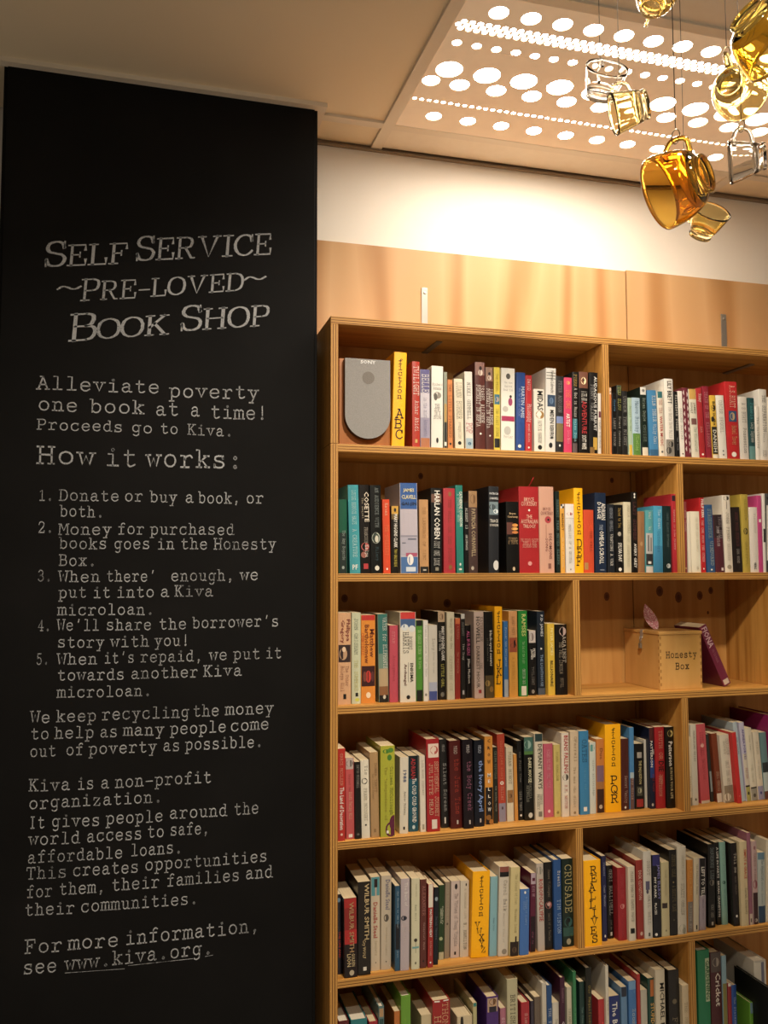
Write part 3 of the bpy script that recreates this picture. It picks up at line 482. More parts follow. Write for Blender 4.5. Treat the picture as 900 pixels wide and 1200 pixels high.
(2,0,.5447,.0612,.0083,.2441,-.0013,'#a81118','h','thick red hardback with ribbon marker','thick red hardback',(('h','BRYCE',.15,.5,'#d9a58c','s'),('h','COURTENAY',.2,.8,'#d9a58c','s'),('o',.5,.275,.05,.05,'#e9e2d4'),('h','THE',.35,.28,'#d9a58c','s'),('h','AUSTRALIAN',.405,.84,'#d9a58c','s'),('h','TRILOGY',.46,.64,'#d9a58c','s'),('h','THE POTATO FACTORY',.62,.9,'#d9a58c','n'),('h','TOMMO & HAWK',.655,.68,'#d9a58c','n'),('h','SOLOMONS SONG',.69,.72,'#d9a58c','n'),('o',.5,.89,.1,.1,'#d98c84'))),
(2,0,.6065,.046,.0083,.2455,.0,'#cf9a80','h','peach hardback with poppy flower','peach hardback',(('h','BRYCE',.26,.5,'#7c4238','s'),('h','COURTENAY',.31,.84,'#7c4238','s'),('o',.58,.385,.22,.22,'#b0353c'),('o',.6,.385,.07,.07,'#15130f'),('r',.42,.46,.44,.6,'#a06a50'),('t','SOLOMONS',.54,.84,.62,.82,'#7c4238','s'),('t','SONG',.6,.75,.38,.56,'#7c4238','s'),('r',.55,.75,.89,.95,'#8a5a4a'))),
(2,0,.6574,.0125,.0083,.2328,.0,'#182420','p','thin dark green paperback','thin dark green book',(('t','BERENDT FEAR NEVER SLEEPS',.1,.9,.25,.75,'#6a8a84','n'),)),
(2,0,.6716,.0134,.0083,.1963,.0,'#e2a01e','p','slim yellow paperback with checkered head','checkered head book',(('b',0,.06,'#d9d4c8'),('r',0,.5,.0,.03,'#15130f'),('r',.5,1,.03,.06,'#15130f'),('t','BERENDT',.1,.42,.3,.75,'#3a2208','s'),('t','the city of falling',.48,.92,.3,.7,'#fbe0a8','n'))),
(2,0,.688,.0278,.0083,.1974,.0,'#dcd5cb','p','white paperback with red lips','red lips book',(('b',0,.2,'#e8ddd2'),('o',.5,.145,.33,.16,'#a0232e'),('r',.05,.95,.205,.21,'#b8b0a4'),('t','MEMOIRS OF A GEISHA',.3,.86,.35,.6,'#8a857b','n'),('r',.45,.55,.94,.96,'#15130f'))),
(2,0,.7163,.0281,.0083,.2437,.0007,'#f2ad0e','D','yellow divider block lettered fiction DEF','yellow divider',(('v','fiction',.05,.55,'#15130f'),('v','DEF',.6,.92,'#15130f'))),
(2,0,.7449,.0321,.0083,.1812,.0078,'#d2420f','p','orange-red paperback with small badge','orange-red book',(('r',.04,.4,.84,.95,'#b5813a'),('t','THE FALL',.2,.8,.6,.8,'#8a2a0a','n'))),
(2,0,.7809,.0358,.0083,.2315,.0106,'#1b2a42','p','navy paperback with stacked white lettering','navy paperback',(('t','ADRIAN',.13,.34,.55,.92,'#e9e2d4','s'),('t','D HAGE',.12,.33,.2,.52,'#e9e2d4','s'),('t','THE',.4,.47,.4,.65,'#b8c4d8','n'),('t','OMEGA SCROLL',.48,.89,.35,.75,'#e9e2d4','s'),('r',.4,.8,.96,.97,'#8894a8'))),
(2,0,.8213,.0227,.0083,.1989,.0068,'#20242a','p','slate paperback with pale vertical title','slate paperback',(('t','GEORGE ORWELL',.05,.4,.35,.7,'#a5abb5','n'),('t','WANTING A WAR',.44,.9,.35,.7,'#e9e2d4','n'))),
(2,0,.8472,.0265,.0083,.1979,.0,'#141312','p','black paperback with small figure','small figure book',(('t','Bared to You',.05,.34,.3,.7,'#c9a24a','n'),('o',.5,.43,.22,.25,'#a49a8a'),('t','SYLVIA DAY',.56,.84,.3,.75,'#e9e2d4','s'),('o',.5,.95,.2,.2,'#e9e2d4'))),
(2,0,.8743,.0243,.0083,.2064,.0076,'#d3c9a8','p','cream paperback with faint lettering','faint lettered cream book',(('t','MARIA DUENAS',.05,.45,.5,.85,'#a89f80','n'),('t','THE SEAMSTRESS',.48,.92,.4,.7,'#b3aa8c','n'))),
(2,0,.9003,.0192,.0083,.2365,.0116,'#17130f','p','tall black paperback with white logo','tall black paperback',(('o',.5,.03,.14,.2,'#e9e2d4'),('o',.5,.065,.12,.18,'#e9e2d4'),('t','LAST SUMMER',.12,.6,.25,.7,'#6d3a3a','n'),('t','AVERY GREY',.64,.94,.3,.75,'#e9e2d4','s'))),
(2,0,.92,.0221,.0083,.1796,.0169,'#9a6c40','p','plain tan-brown paperback','plain brown book',(('o',.5,.53,.2,.3,'#b88f5c'),('t','Wilderness',.14,.46,.4,.6,'#7a5230','n'))),
(2,0,.9453,.0253,.0083,.1836,.0165,'#4f9fa4','p','teal paperback with building photo','building photo book',(('t','Howard',.03,.14,.3,.7,'#e9e2d4','n'),('t','Vera',.26,.32,.3,.7,'#e9e2d4','n'),('b',.37,.7,'#b7b4b0'),('r',.25,.45,.4,.66,'#6c6a68'),('r',.6,.8,.44,.66,'#7d7a76'),('b',.7,.88,'#2b2a2c'),('r',.3,.7,.82,.86,'#e9e2d4'),('b',.9,1,'#d8d2c8'))),
(2,0,.9731,.0301,.0083,.1967,.0122,'#3c9cc0','p','sky blue paperback with white script','sky blue book',(('b',.6,1,'#2d84ac'),('t','The Great',.05,.35,.4,.75,'#d0e8f0','n'),('t','Outdoors',.38,.7,.3,.65,'#2a6484','n'))),
(2,0,1.0053,.0268,.0083,.1973,.0104,'#142a2b','p','blackish green paperback','blackish green book',(('t','JAMES ELLROY NOCTURNE',.1,.62,.45,.65,'#6f8480','n'),('o',.6,.9,.25,.26,'#c9cdc6'))),
(2,0,1.0367,.0146,.0083,.2335,.0,'#b11c2b','p','tall red paperback beside the upright','tall red paperback',(('r',.1,.9,.02,.09,'#2e1a26'),('t','Cooking is Like Misery',.11,.8,.3,.7,'#e8c4bc','n'))),
(2,1,1.0757,.0097,.0083,.2112,.0124,'#8e3a38','p','thin faded red paperback','thin faded red book',(('t','ROMA TEARNE',.05,.5,.25,.75,'#cfa59c','n'),('o',.5,.94,.3,.3,'#caa06a'))),
(2,1,1.0889,.0105,.0083,.1807,.0,'#e2d8c2','p','thin cream paperback','thin cream book',()),
(2,1,1.1014,.0316,.0083,.1828,-.0073,'#e4dabf','p','thick plain cream paperback','thick cream book',(('t','THE BOOK THAT MATTERED',.1,.66,.55,.75,'#c3b896','n'),('t','ANN',.9,.95,.5,.7,'#8b836a','n'))),
(2,1,1.1335,.0159,.0083,.2242,-.0065,'#b80f15','p','bright red paperback with white capitals','bright red book',(('t','PHILIP KERR',.02,.27,.35,.9,'#e9e2d4','s'),('t','THE ONE FROM THE OTHER',.3,.86,.3,.7,'#f0c9c0','n'),('o',.5,.95,.12,.16,'#e9e2d4'))),
(2,1,1.1547,.0281,.0083,.2035,-.0271,'#2b517c','p','denim blue paperback with gold lettering','denim blue book',(('t','STAGESTRUCK',.06,.5,.35,.75,'#9aa58c','n'),('t','WINDWARD',.54,.9,.45,.8,'#b0b6a4','n'),('r',.4,.6,.95,.97,'#e9e2d4'))),
(2,1,1.1844,.0311,.0083,.1737,-.0322,'#54222c','p','short maroon paperback with dark photo','short maroon book',(('b',0,.4,'#2d1a1c'),('t','TRUST BEAR',.03,.42,.55,.9,'#9a8c8c','n'),('t','JOHN TAYLOR',.2,.55,.3,.55,'#d8c8c4','n'),('r',.6,.85,.92,.97,'#d8c8c0'))),
(2,1,1.2179,.0271,.0083,.2337,-.0204,'#d8cdb9','p','tall cream paperback with flower motif','flower motif book',(('o',.5,.04,.35,.25,'#3a3228'),('r',.45,.52,.08,.18,'#5a5044'),('t','JOHN FENNO',.22,.6,.35,.7,'#7c7260','n'),('t','HALLOWEEN',.63,.85,.35,.65,'#a89c86','n'),('o',.5,.93,.28,.25,'#9a8e78'))),
(2,1,1.2483,.0307,.0083,.1979,-.0272,'#221a18','p','black-brown paperback with red lettering','black-brown book',(('t','BURNT HOUSE MOUNTAIN',.08,.6,.4,.7,'#6e3836','n'),('t','SARA BROAD',.64,.86,.4,.65,'#b0a498','n'))),
(2,1,1.2812,.0254,.0083,.2379,-.0096,'#b39a2c','p','olive yellow paperback with dark oval','olive yellow book',(('t','GAUGUIN',.05,.35,.4,.7,'#7c6a1c','n'),('o',.5,.475,.3,.4,'#2c2414'),('o',.5,.475,.2,.2,'#8a7630'),('t','GRATEFUL',.57,.95,.35,.65,'#8a761e','n'))),
(2,1,1.3078,.0293,.0083,.1991,.0,'#ddd2c4','p','white paperback with black publisher mark','marked white book',(('t','FIREPROOF',.1,.4,.5,.7,'#a89c90','n'),('t','VIKING',.85,.95,.35,.65,'#15130f','s'))),
(2,1,1.3376,.0147,.0083,.2355,.0,'#c03a78','p','pink paperback with white star','pink paperback',(('r',.25,.75,.31,.35,'#e9e2d4'),)),
(2,1,1.3528,.0097,.0083,.2419,.0164,'#dcd6ca','p','slim white paperback with black photo','slim white book',(('b',.45,.62,'#2a2826'),)),
(2,1,1.363,.0107,.0083,.2422,.0304,'#4a4a48','p','grey photo spine paperback','grey photo book',(('o',.5,.06,.4,.4,'#22211f'),('b',.15,.85,'#cfc8bc'),('b',.88,1,'#3a3836'))),
(3,0,.0262,.0355,.0233,.2406,.0,'#cf9f72','p','peach paperback with painted portrait','peach paperback',(('t','Philippa',.06,.32,.55,.92,'#7a2e24','s'),('t','Gregory',.07,.34,.15,.5,'#7a2e24','s'),('b',.35,.54,'#33221e'),('o',.4,.45,.3,.45,'#b8906a'),('o',.45,.4,.14,.2,'#e0c09a'),('t','The Other',.58,.8,.5,.8,'#8a5238','n'),('t','Boleyn Girl',.58,.86,.15,.45,'#8a5238','n'),('r',.4,.62,.885,.94,'#15130f'))),
(3,0,.0645,.0249,.0274,.2407,.0,'#c3c6a2','p','pale green paperback with fine capitals','pale green paperback',(('t','JOHN GRISHAM',.06,.46,.3,.65,'#6d7a68','n'),('t','THE SUMMONS',.52,.86,.3,.65,'#b9b15a','n'),('r',.4,.7,.88,.92,'#15130f'),('o',.6,.955,.25,.18,'#c9c83a'))),
(3,0,.0912,.0395,.0315,.2335,.0,'#e08708','p','orange paperback with red head','red headed orange book',(('b',0,.06,'#c01f10'),('t','Matthew',.16,.48,.6,.92,'#6e2a0c','s'),('t','Bartholomew',.11,.55,.25,.55,'#6e2a0c','s'),('t','OMNIBUS',.2,.46,.02,.2,'#c8481a','n'),('b',.58,.81,'#3a1412'),('o',.5,.7,.2,.4,'#c02a18'),('o',.25,.7,.12,.35,'#7a3a2a'),('o',.8,.7,.12,.35,'#5a2a2a'),('o',.5,.91,.16,.2,'#f0d8b0'))),
(3,0,.1407,.0274,.0317,.2356,-.0158,'#7c8f7c','p','teal headed paperback with sunset foot','sunset foot book',(('b',0,.45,'#2a6f66'),('b',.45,.62,'#6c8a76'),('b',.62,.82,'#b59a70'),('b',.82,.92,'#8a5a30'),('b',.92,1,'#1a1610'),('t','WATER for ELEPHANTS',.04,.62,.4,.85,'#e9e2d4','n'),('o',.55,.94,.15,.2,'#c8c0a8'))),
(3,0,.1687,.0236,.0254,.2049,.0,'#bf4656','p','rose paperback with faint lettering','rose paperback',(('t','STAR',.06,.25,.3,.6,'#dd8a8c','n'),('t','Anonymous',.36,.76,.3,.65,'#a83444','n'))),
(3,0,.1957,.0447,.0174,.2402,.0,'#d9d0ba','p','thick white paperback with red and blue head','red and blue headed book',(('b',0,.075,'#c8281e'),('b',.075,.17,'#3d5a86'),('o',.3,.17,.22,.2,'#cfd3d0'),('o',.75,.185,.2,.2,'#cfd3d0'),('t','ROBERT',.27,.42,.55,.75,'#15130f','n'),('t','HARRIS',.22,.46,.2,.52,'#3a3832','n'),('t','ENIGMA',.57,.78,.62,.82,'#15130f','s'),('r',.5,.52,.56,.78,'#15130f'),('t','Archangel',.53,.86,.2,.42,'#5a1f1c','s'),('o',.5,.945,.12,.12,'#15130f'))),
(3,0,.2422,.0192,.0216,.2176,.0,'#4c8c26','p','grass green paperback with black ends','grass green book',(('b',0,.07,'#15130f'),('b',.86,1,'#17170f'),('t','DR CHARLES HIGSON',.12,.42,.3,.7,'#c9e0a0','n'),('t','Mr Blotto',.46,.6,.3,.7,'#c9e0a0','n'))),
(3,0,.262,.0137,.0192,.2174,.0,'#ded8cc','p','thin white paperback with fine title','thin white paperback',(('t','Frances Kleinbaum Wolf at Table',.06,.7,.35,.7,'#7a776f','n'),('o',.5,.92,.22,.28,'#7a776f'))),
(3,0,.28,.0258,.0289,.2037,.0,'#d0c8b8','p','white paperback with misty blue foot','blue footed book',(('b',.76,.88,'#a9aec2'),('b',.88,1,'#3f5092'),('t','Lucy',.18,.34,.35,.7,'#8a8678','n'),('t','Between the Lines',.36,.64,.45,.65,'#9d998c','n'))),
(3,0,.3094,.0221,.0317,.24,-.0069,'#1d1a14','p','black paperback with photo head','photo headed black book',(('b',0,.12,'#b99a74'),('o',.5,.06,.25,.4,'#7a5c42'),('t','MARY HIGGINS CLARK',.17,.56,.45,.85,'#e9e2d4','s'),('t','DADDYS GIRL',.22,.45,.15,.4,'#e9e2d4','n'),('t','LITTLE GIRL',.6,.86,.35,.75,'#a09a3c','s'),('o',.5,.94,.25,.3,'#6a6a62'))),
(3,0,.3323,.0217,.0244,.238,.0,'#cfc5a6','p','cream paperback with olive script','olive script book',(('t','Going to the Sea',.07,.42,.35,.7,'#6e6a44','n'),('t','CATHERINE COX',.5,.9,.3,.65,'#a59d7c','n'))),
(3,0,.3568,.016,.0319,.2206,.007,'#96291c','p','brick red paperback with orange cap','brick red book',(('b',0,.07,'#d0682c'),('t','A Fortunate',.1,.26,.3,.7,'#d8a080','n'),('t','The Peninsula',.42,.68,.3,.7,'#d8a080','n'))),
(3,0,.375,.0134,.0324,.2328,.0,'#25221f','p','thin dark paperback with white cap','white capped dark book',(('b',0,.06,'#c9c6be'),('t','MARGARET',.1,.26,.3,.7,'#9d9a92','n'),('t','The Trap',.34,.56,.3,.75,'#e9e2d4','n'),('r',.3,.7,.9,.95,'#aaa'))),
(3,0,.3947,.0164,.044,.2005,-.0092,'#161313','p','black paperback with pink letters','pink lettered book',(('t','ALL BURGERS',.08,.42,.25,.8,'#d05a8c','s'),('t','Jillian Madison',.46,.8,.25,.75,'#e9e2d4','s'))),
(3,0,.4125,.0286,.0259,.2387,.0,'#cdb3a4','p','pale pink paperback with grey capitals','pale pink book',(('t','KATHERINE',.06,.35,.62,.88,'#4c423c','n'),('t','HOWELL',.06,.37,.18,.58,'#3c332e','s'),('t','THE',.59,.66,.6,.8,'#4c423c','n'),('t','DARKEST HOUR',.4,.88,.2,.55,'#6a5a52','s'),('r',.4,.7,.9,.94,'#a02a24'))),
(3,0,.4436,.0272,.026,.2375,-.0072,'#181613','p','black paperback with golden meadow','golden meadow book',(('t','black-eyed susans',.15,.7,.5,.85,'#e9e2d4','s'),('t','julia heaberlin',.3,.58,.25,.42,'#9c9888','n'),('b',.74,1,'#5c4a22'),('o',.3,.83,.25,.3,'#a8843a'),('o',.7,.9,.22,.3,'#94702c'))),
(3,0,.4739,.0235,.0292,.2512,.0064,'#f2ad0e','D','yellow divider block lettered fiction JKL','yellow divider',(('v','fiction',.05,.52,'#15130f'),('v','JKL',.58,.86,'#15130f'))),
(3,0,.5022,.014,.0318,.2098,.0,'#3270ac','p','thin blue paperback with pale foot','thin blue book',(('t','Fraser the Navigator',.08,.6,.25,.7,'#cfe0ee','n'),('b',.77,1,'#a9b3ba'))),
(3,0,.5167,.0258,.026,.2381,.0,'#dc9a28','p','amber paperback with bird silhouette','bird silhouette book',(('b',0,.31,'#cf9150'),('b',.31,.48,'#a34a24'),('o',.5,.4,.35,.25,'#2c160e'),('o',.65,.37,.12,.3,'#2c160e'),('t','ALBERT FACEY',.06,.28,.35,.65,'#8a5a26','n'),('t','A FORTUNATE LIFE',.54,.92,.35,.6,'#b87a1a','n'))),
(3,0,.547,.0276,.0289,.2388,.0,'#14802a','p','bright green paperback with white badge','bright green book',(('t','RAMSES',.04,.3,.35,.8,'#c9cf6a','s'),('t','The Son of the Light',.36,.62,.35,.65,'#b8d8a0','n'),('t','CHRISTIAN JACQ',.68,.86,.4,.65,'#e9e2d4','n'),('r',.25,.8,.88,.99,'#dcd8c4'))),
(3,0,.5825,.023,.0393,.1822,.0,'#181614','p','short black paperback with white photo head','photo headed short book',(('b',0,.19,'#c9bcb4'),('o',.4,.1,.3,.5,'#8a7a74'),('t','PETER',.28,.42,.55,.85,'#e9e2d4','s'),('t','JAMES',.28,.46,.2,.52,'#e9e2d4','s'),('t','TWILIGHT',.56,.84,.35,.65,'#8b857c','n'),('o',.5,.94,.2,.25,'#8b857c'))),
(3,0,.6109,.0236,.0428,.2361,.0,'#1d2631','p','slate blue paperback with cloudy foot','slate blue book',(('t','P.D. JAMES',.03,.32,.35,.75,'#c6cbd0','s'),('r',.4,.6,.44,.46,'#e9e2d4'),('t','THE LIGHTHOUSE',.52,.9,.35,.7,'#7f98b4','s'),('b',.92,1,'#4c5662'))),
(3,0,.6357,.0217,.0273,.2012,.0,'#dcb40a','p','lemon yellow paperback with black title','lemon yellow book',(('t','PETER JAMES',.05,.46,.3,.75,'#f2e08a','s'),('t','BILLIONAIRE',.52,.88,.3,.7,'#15130f','s'))),
(3,0,.6592,.0361,.0245,.1986,.0,'#17120f','p','black paperback with pale crown photo','crown photo book',(('o',.62,.1,.3,.35,'#b59a90'),('t','AGAINST',.16,.55,.6,.85,'#c9bba6','n'),('t','THE FALL LINCOLN',.25,.7,.3,.55,'#a8987e','n'),('t','NOVEL',.76,.9,.35,.6,'#8a7a64','n'))),
(4,0,.0219,.0198,.0041,.2349,.0,'#b4200f','p','red paperback with white script','red paperback',(('t','GRACE MCCLEEN',.05,.4,.3,.65,'#e0a080','n'),('t','The Land of Decoration',.42,.88,.25,.8,'#e9e2d4','s'),('o',.5,.93,.16,.16,'#e8b8a0'))),
(4,0,.0465,.0225,.0143,.2077,-.0111,'#c4504e','p','salmon paperback with dark flower','salmon paperback',(('r',0,1,0,.14,'#b9a79c'),('o',.5,.07,.4,.4,'#2b2523'),('t','Beyond the',.2,.42,.3,.6,'#8a2a28','n'),('t','South Facing Hill',.42,.76,.3,.7,'#e4c49a','n'),('r',.3,.75,.94,.98,'#e9e2d4'))),
(4,0,.0696,.0151,.0088,.1975,-.0104,'#1b1814','p','narrow black paperback','narrow black book',(('t','DAVID MITCHELL',.04,.34,.35,.75,'#a8a298','n'),('o',.5,.94,.25,.2,'#5a564e'))),
(4,0,.0872,.0225,.0089,.201,-.0199,'#ddd3bb','p','white paperback with red initial','red initial book',(('t','Tis',.04,.22,.4,.8,'#6a6658','n'),('o',.45,.27,.35,.35,'#26221c'),('o',.5,.27,.22,.22,'#ddd3bb'),('t','FRANK MCCOURT',.36,.78,.35,.7,'#9a927a','n'),('r',.4,.6,.82,.84,'#15130f'))),
(4,0,.1125,.0228,.0105,.2194,-.0174,'#b08a58','p','tan paperback with dim lettering','tan paperback',(('t','DONNA TARTT',.1,.5,.55,.8,'#7a5a34','n'),('t','the little friend',.25,.55,.2,.45,'#7a5a34','n'),('r',.35,.6,.9,.94,'#8a6a40'))),
(4,0,.1369,.0395,.0049,.2351,.0,'#a8a80c','p','lime paperback with green leaves','lime paperback',(('o',.4,.06,.25,.14,'#3f7a1a'),('o',.7,.05,.2,.16,'#4a8420'),('o',.62,.13,.16,.2,'#3f7a1a'),('t','Colleen McCullough',.23,.76,.6,.85,'#4c5a10','n'),('t','The Independence of',.23,.82,.25,.45,'#8c7a10','n'),('o',.72,.92,.4,.5,'#5f1836'),('o',.9,.85,.3,.5,'#5f1836'),('r',.4,.55,.93,.96,'#e9e2d4'))),
(4,0,.1935,.024,.0207,.1994,.0094,'#d5cbb4','p','white paperback with blue year numerals','blue numeral book',(('t','1988',.12,.38,.35,.75,'#2b4470','s'),('t','Andrew McGahan',.45,.76,.4,.7,'#4c4a42','n'),('r',.4,.6,.91,.95,'#15130f'))),
(4,0,.2224,.0264,.0306,.1995,.0,'#185262','p','dark teal paperback with red capitals','dark teal book',(('b',0,.3,'#141c20'),('t','ADRIAN',.03,.3,.25,.7,'#b8282c','s'),('t','The COLD COLD GROUND',.3,.88,.35,.8,'#e9e2d4','s'),('o',.5,.94,.15,.2,'#b8d0d4'))),
(4,0,.2516,.016,.0209,.2003,-.0108,'#d8cdb8','p','slim white paperback with dim title','slim white paperback',(('t','LISA MOORE FEBRUARY',.06,.52,.4,.7,'#8d8674','n'),('r',.35,.7,.9,.97,'#9d947e'))),
(4,0,.2691,.0373,.0155,.2437,-.0088,'#a30f16','h','large red hardback with cream portrait','large red hardback',(('r',.15,.98,.05,.2,'#e0c8b4'),('o',.6,.12,.3,.3,'#b02a28'),('o',.6,.11,.17,.18,'#e0c8b4'),('t','SENTIMENTAL JOURNEY',.24,.84,.62,.88,'#d8b890','n'),('t','JULIETTE MEAD',.26,.82,.2,.45,'#d8b890','n'),('r',.35,.75,.87,.97,'#d8c8b8'))),
(4,0,.3177,.0215,.0389,.2368,-.0224,'#211f1d','h','charcoal hardback with silver script','charcoal hardback',(('t','MEAD',.06,.14,.35,.65,'#b0aca4','n'),('t','Silent Scream',.24,.84,.3,.8,'#a8a49c','n'),('r',.4,.6,.88,.95,'#c9c4b8'))),
(4,0,.3398,.033,.0241,.2339,-.0173,'#4f120e','h','dark red hardback with flame lettering','dark red hardback',(('t','MEAD',.06,.15,.4,.65,'#d8c0b0','n'),('t','the Jura Time',.2,.84,.3,.8,'#a8321e','n'),('r',.5,.64,.905,.95,'#b8aca0'))),
(4,0,.3734,.0298,.0145,.2371,-.014,'#160b12','h','blackish plum hardback with mauve script','plum script hardback',(('t','MEAD',.06,.15,.4,.65,'#d8ccc8','n'),('t','the Body Creek',.24,.8,.3,.8,'#9c5a74','n'),('r',.5,.64,.905,.95,'#b8aca0'))),
(4,0,.4082,.0293,.0236,.2322,.0,'#10141f','h','midnight navy hardback with blue script','blue script hardback',(('t','MEAD',.06,.15,.4,.65,'#c8ccd8','n'),('t','the Ivory April',.2,.86,.3,.85,'#7d97cc','s'),('r',.5,.64,.905,.95,'#b8aca0'))),
(4,0,.4443,.0241,.0363,.2384,.0,'#dc8e12','p','amber and black paperback with block letters','amber and black book',(('b',.58,1,'#1c1410'),('h','C',.05,.32,'#15130f','s'),('h','R',.13,.32,'#15130f','s'),('h','O',.21,.32,'#15130f','s'),('h','W',.29,.4,'#15130f','s'),('h','M',.44,.4,'#e9e2d4','s'),('h','E',.51,.32,'#e9e2d4','s'),('h','L',.6,.3,'#e9e2d4','s'),('h','L',.68,.3,'#e9e2d4','s'),('h','O',.76,.34,'#e9e2d4','s'),('h','W',.83,.4,'#e9e2d4','s'),('o',.4,.92,.3,.3,'#8a5a1c'),('o',.7,.97,.25,.3,'#a86a1c'))),
(4,0,.4709,.0133,.0408,.2074,.0,'#26271f','p','narrow olive black paperback','olive black book',(('t','CHINA',.05,.2,.3,.75,'#8d9078','n'),('t','MIEVILLE',.22,.42,.3,.75,'#8d9078','n'),('t','the broken world',.5,.85,.35,.7,'#b8b49c','n'))),
(4,0,.4903,.0228,.0506,.24,-.0117,'#b83a1c','p','red-orange paperback with lavender foot','lavender footed book',(('t','Unscripted story',.07,.52,.3,.7,'#e88a5c','n'),('o',.5,.56,.24,.22,'#e8d8c4'),('o',.5,.56,.1,.1,'#b83a1c'),('t','Miller',.6,.76,.25,.7,'#e8a080','n'),('b',.79,1,'#8d8494'),('r',.4,.6,.83,.86,'#4c3a44'))),
(4,0,.5144,.0204,.0471,.2038,-.0075,'#d3c6a6','p','cream paperback with brown photo','brown photo book',(('t','SUSAN MINOT',.06,.5,.3,.7,'#6a6450','n'),('b',.58,.75,'#9a6c38'),('o',.5,.66,.25,.3,'#5a3a1e'))),
(4,0,.5367,.0099,.0452,.1832,-.0145,'#cf8a28','p','thin amber paperback','thin amber book',()),
(4,0,.5497,.0146,.0501,.2191,-.0137,'#191715','p','black paperback with dim script','dim script black book',(('t','the First Time',.06,.6,.3,.75,'#8d8a80','n'),('t','LUIS WARD',.64,.88,.3,.7,'#b0aca0','n'),('o',.5,.94,.2,.2,'#e9e2d4'))),
(4,0,.5648,.0297,.0426,.2289,.0,'#14140f','p','black paperback with green landscape head','landscape headed book',(('b',0,.17,'#3f6a5c'),('o',.4,.09,.35,.4,'#8fb0a0'),('b',.17,.21,'#4c7a34'),('t','DARK HOUSE',.25,.55,.4,.75,'#d8d0a8','s'),('t','PATRICIA',.56,.74,.52,.72,'#a09c88','n'),('t','REYNOLDS',.58,.78,.22,.45,'#a09c88','n'),('o',.6,.94,.22,.25,'#c8c4b4'))),
(4,0,.5951,.025,.0357,.2382,.0,'#cfc4ac','p','cream paperback with dark teal head','teal headed cream book',(('b',0,.09,'#223a3a'),('t','DEVIANT WAYS',.12,.64,.35,.85,'#35342c','s'),('t','CHRIS',.7,.82,.55,.8,'#5a5648','n'),('t','MOONEY',.7,.88,.2,.48,'#5a5648','n'),('r',.35,.8,.9,.96,'#7a7464'))),
(4,0,.6317,.029,.0559,.2046,.0,'#c4546a','p','pink paperback with pale lettering','pink paperback',(('t','RICHARD PAUL EVANS',.08,.36,.35,.65,'#e8a8b0','n'),('t','THE WALK',.4,.6,.35,.65,'#e0909c','n'),('o',.5,.92,.14,.16,'#e8c0c0'))),
(4,0,.6612,.0201,.0518,.2011,.0007,'#c9b45c','p','straw yellow paperback','straw yellow book',(('t','DIANA GABALDON',.1,.5,.35,.65,'#8f7e38','n'),('o',.5,.94,.2,.2,'#8f7e38'))),
(4,0,.6819,.0229,.0455,.2338,.0068,'#dbcdb8','p','white paperback with red block letters','red block letter book',(('t','BEANS FALLING',.03,.48,.3,.85,'#b01c22','s'),('o',.5,.53,.4,.4,'#4c463c'),('o',.35,.52,.2,.2,'#c8bca8'),('t','H.M. NEWTON',.62,.9,.35,.7,'#b01c22','n'))),
(4,0,.7078,.0263,.0454,.2365,.0138,'#cdb593','p','beige paperback with brown italic','beige paperback',(('t','OFarrell',.06,.36,.35,.75,'#8a7250','n'),('t','The man who didnt',.42,.9,.3,.6,'#8a7250','n'),('o',.5,.96,.15,.15,'#8a7250'))),
(4,0,.7418,.0303,.0512,.2357,.0,'#2f7fae','p','cerulean paperback with dark capitals','cerulean book',(('t','OATES',.1,.38,.3,.75,'#26506c','n'),('t','we were the',.45,.7,.4,.65,'#5fa4cc','n'),('r',.35,.7,.91,.96,'#e9e2d4'))),
(4,0,.7738,.0196,.0527,.2016,.0104,'#c9cdc0','p','white paperback with teal corner','teal cornered book',(('o',.3,.08,.45,.5,'#2c8a84'),('t','olive kitteridge',.2,.8,.35,.7,'#7d8a80','n'))),
(4,0,.7968,.0252,.056,.2086,.0114,'#c97826','p','orange paperback with sunset foot','sunset spine book',(('b',.36,.58,'#7d5c6e'),('b',.58,.68,'#a06a34'),('b',.68,1,'#3c2016'),('t','Due',.12,.28,.4,.8,'#8a4818','s'),('o',.5,.92,.22,.24,'#b8a890'))),
(4,0,.8226,.0509,.0503,.2497,.0121,'#f2ad0e','D','yellow divider block lettered fiction PQR','yellow divider',(('v','fiction',.04,.48,'#15130f'),('v','PQR',.58,.9,'#15130f'))),
(4,0,.8782,.0257,.059,.2049,.0134,'#4e2018','p','mahogany paperback with white script','mahogany book',(('t','Secret Vanity',.52,.9,.35,.75,'#c9a898','n'),('o',.5,.96,.12,.14,'#e9e2d4'))),
(4,0,.9077,.015,.0616,.2361,.0135,'#4284b8','p','thin azure paperback with dusky foot','thin azure book',(('b',.55,.62,'#a8bcc0'),('b',.62,1,'#6a4a44'),('t','Bay Girls',.6,.9,.25,.75,'#c8b0a0','n'))),
(4,0,.9252,.0306,.0606,.1876,.0086,'#15110d','p','short black paperback with red foot panel','red panel book',(('r',.25,.75,.13,.22,'#a0988c'),('t','THE INQUISITION',.26,.62,.35,.7,'#c8b87a','s'),('r',.2,.8,.66,.8,'#4a4a3a'),('o',.5,.72,.2,.25,'#a8a484'),('r',.15,.85,.85,.97,'#a02420'))),
(4,0,.9617,.0074,.0663,.1968,.0,'#c9c2b2','p','very thin white booklet','thin white booklet',()),
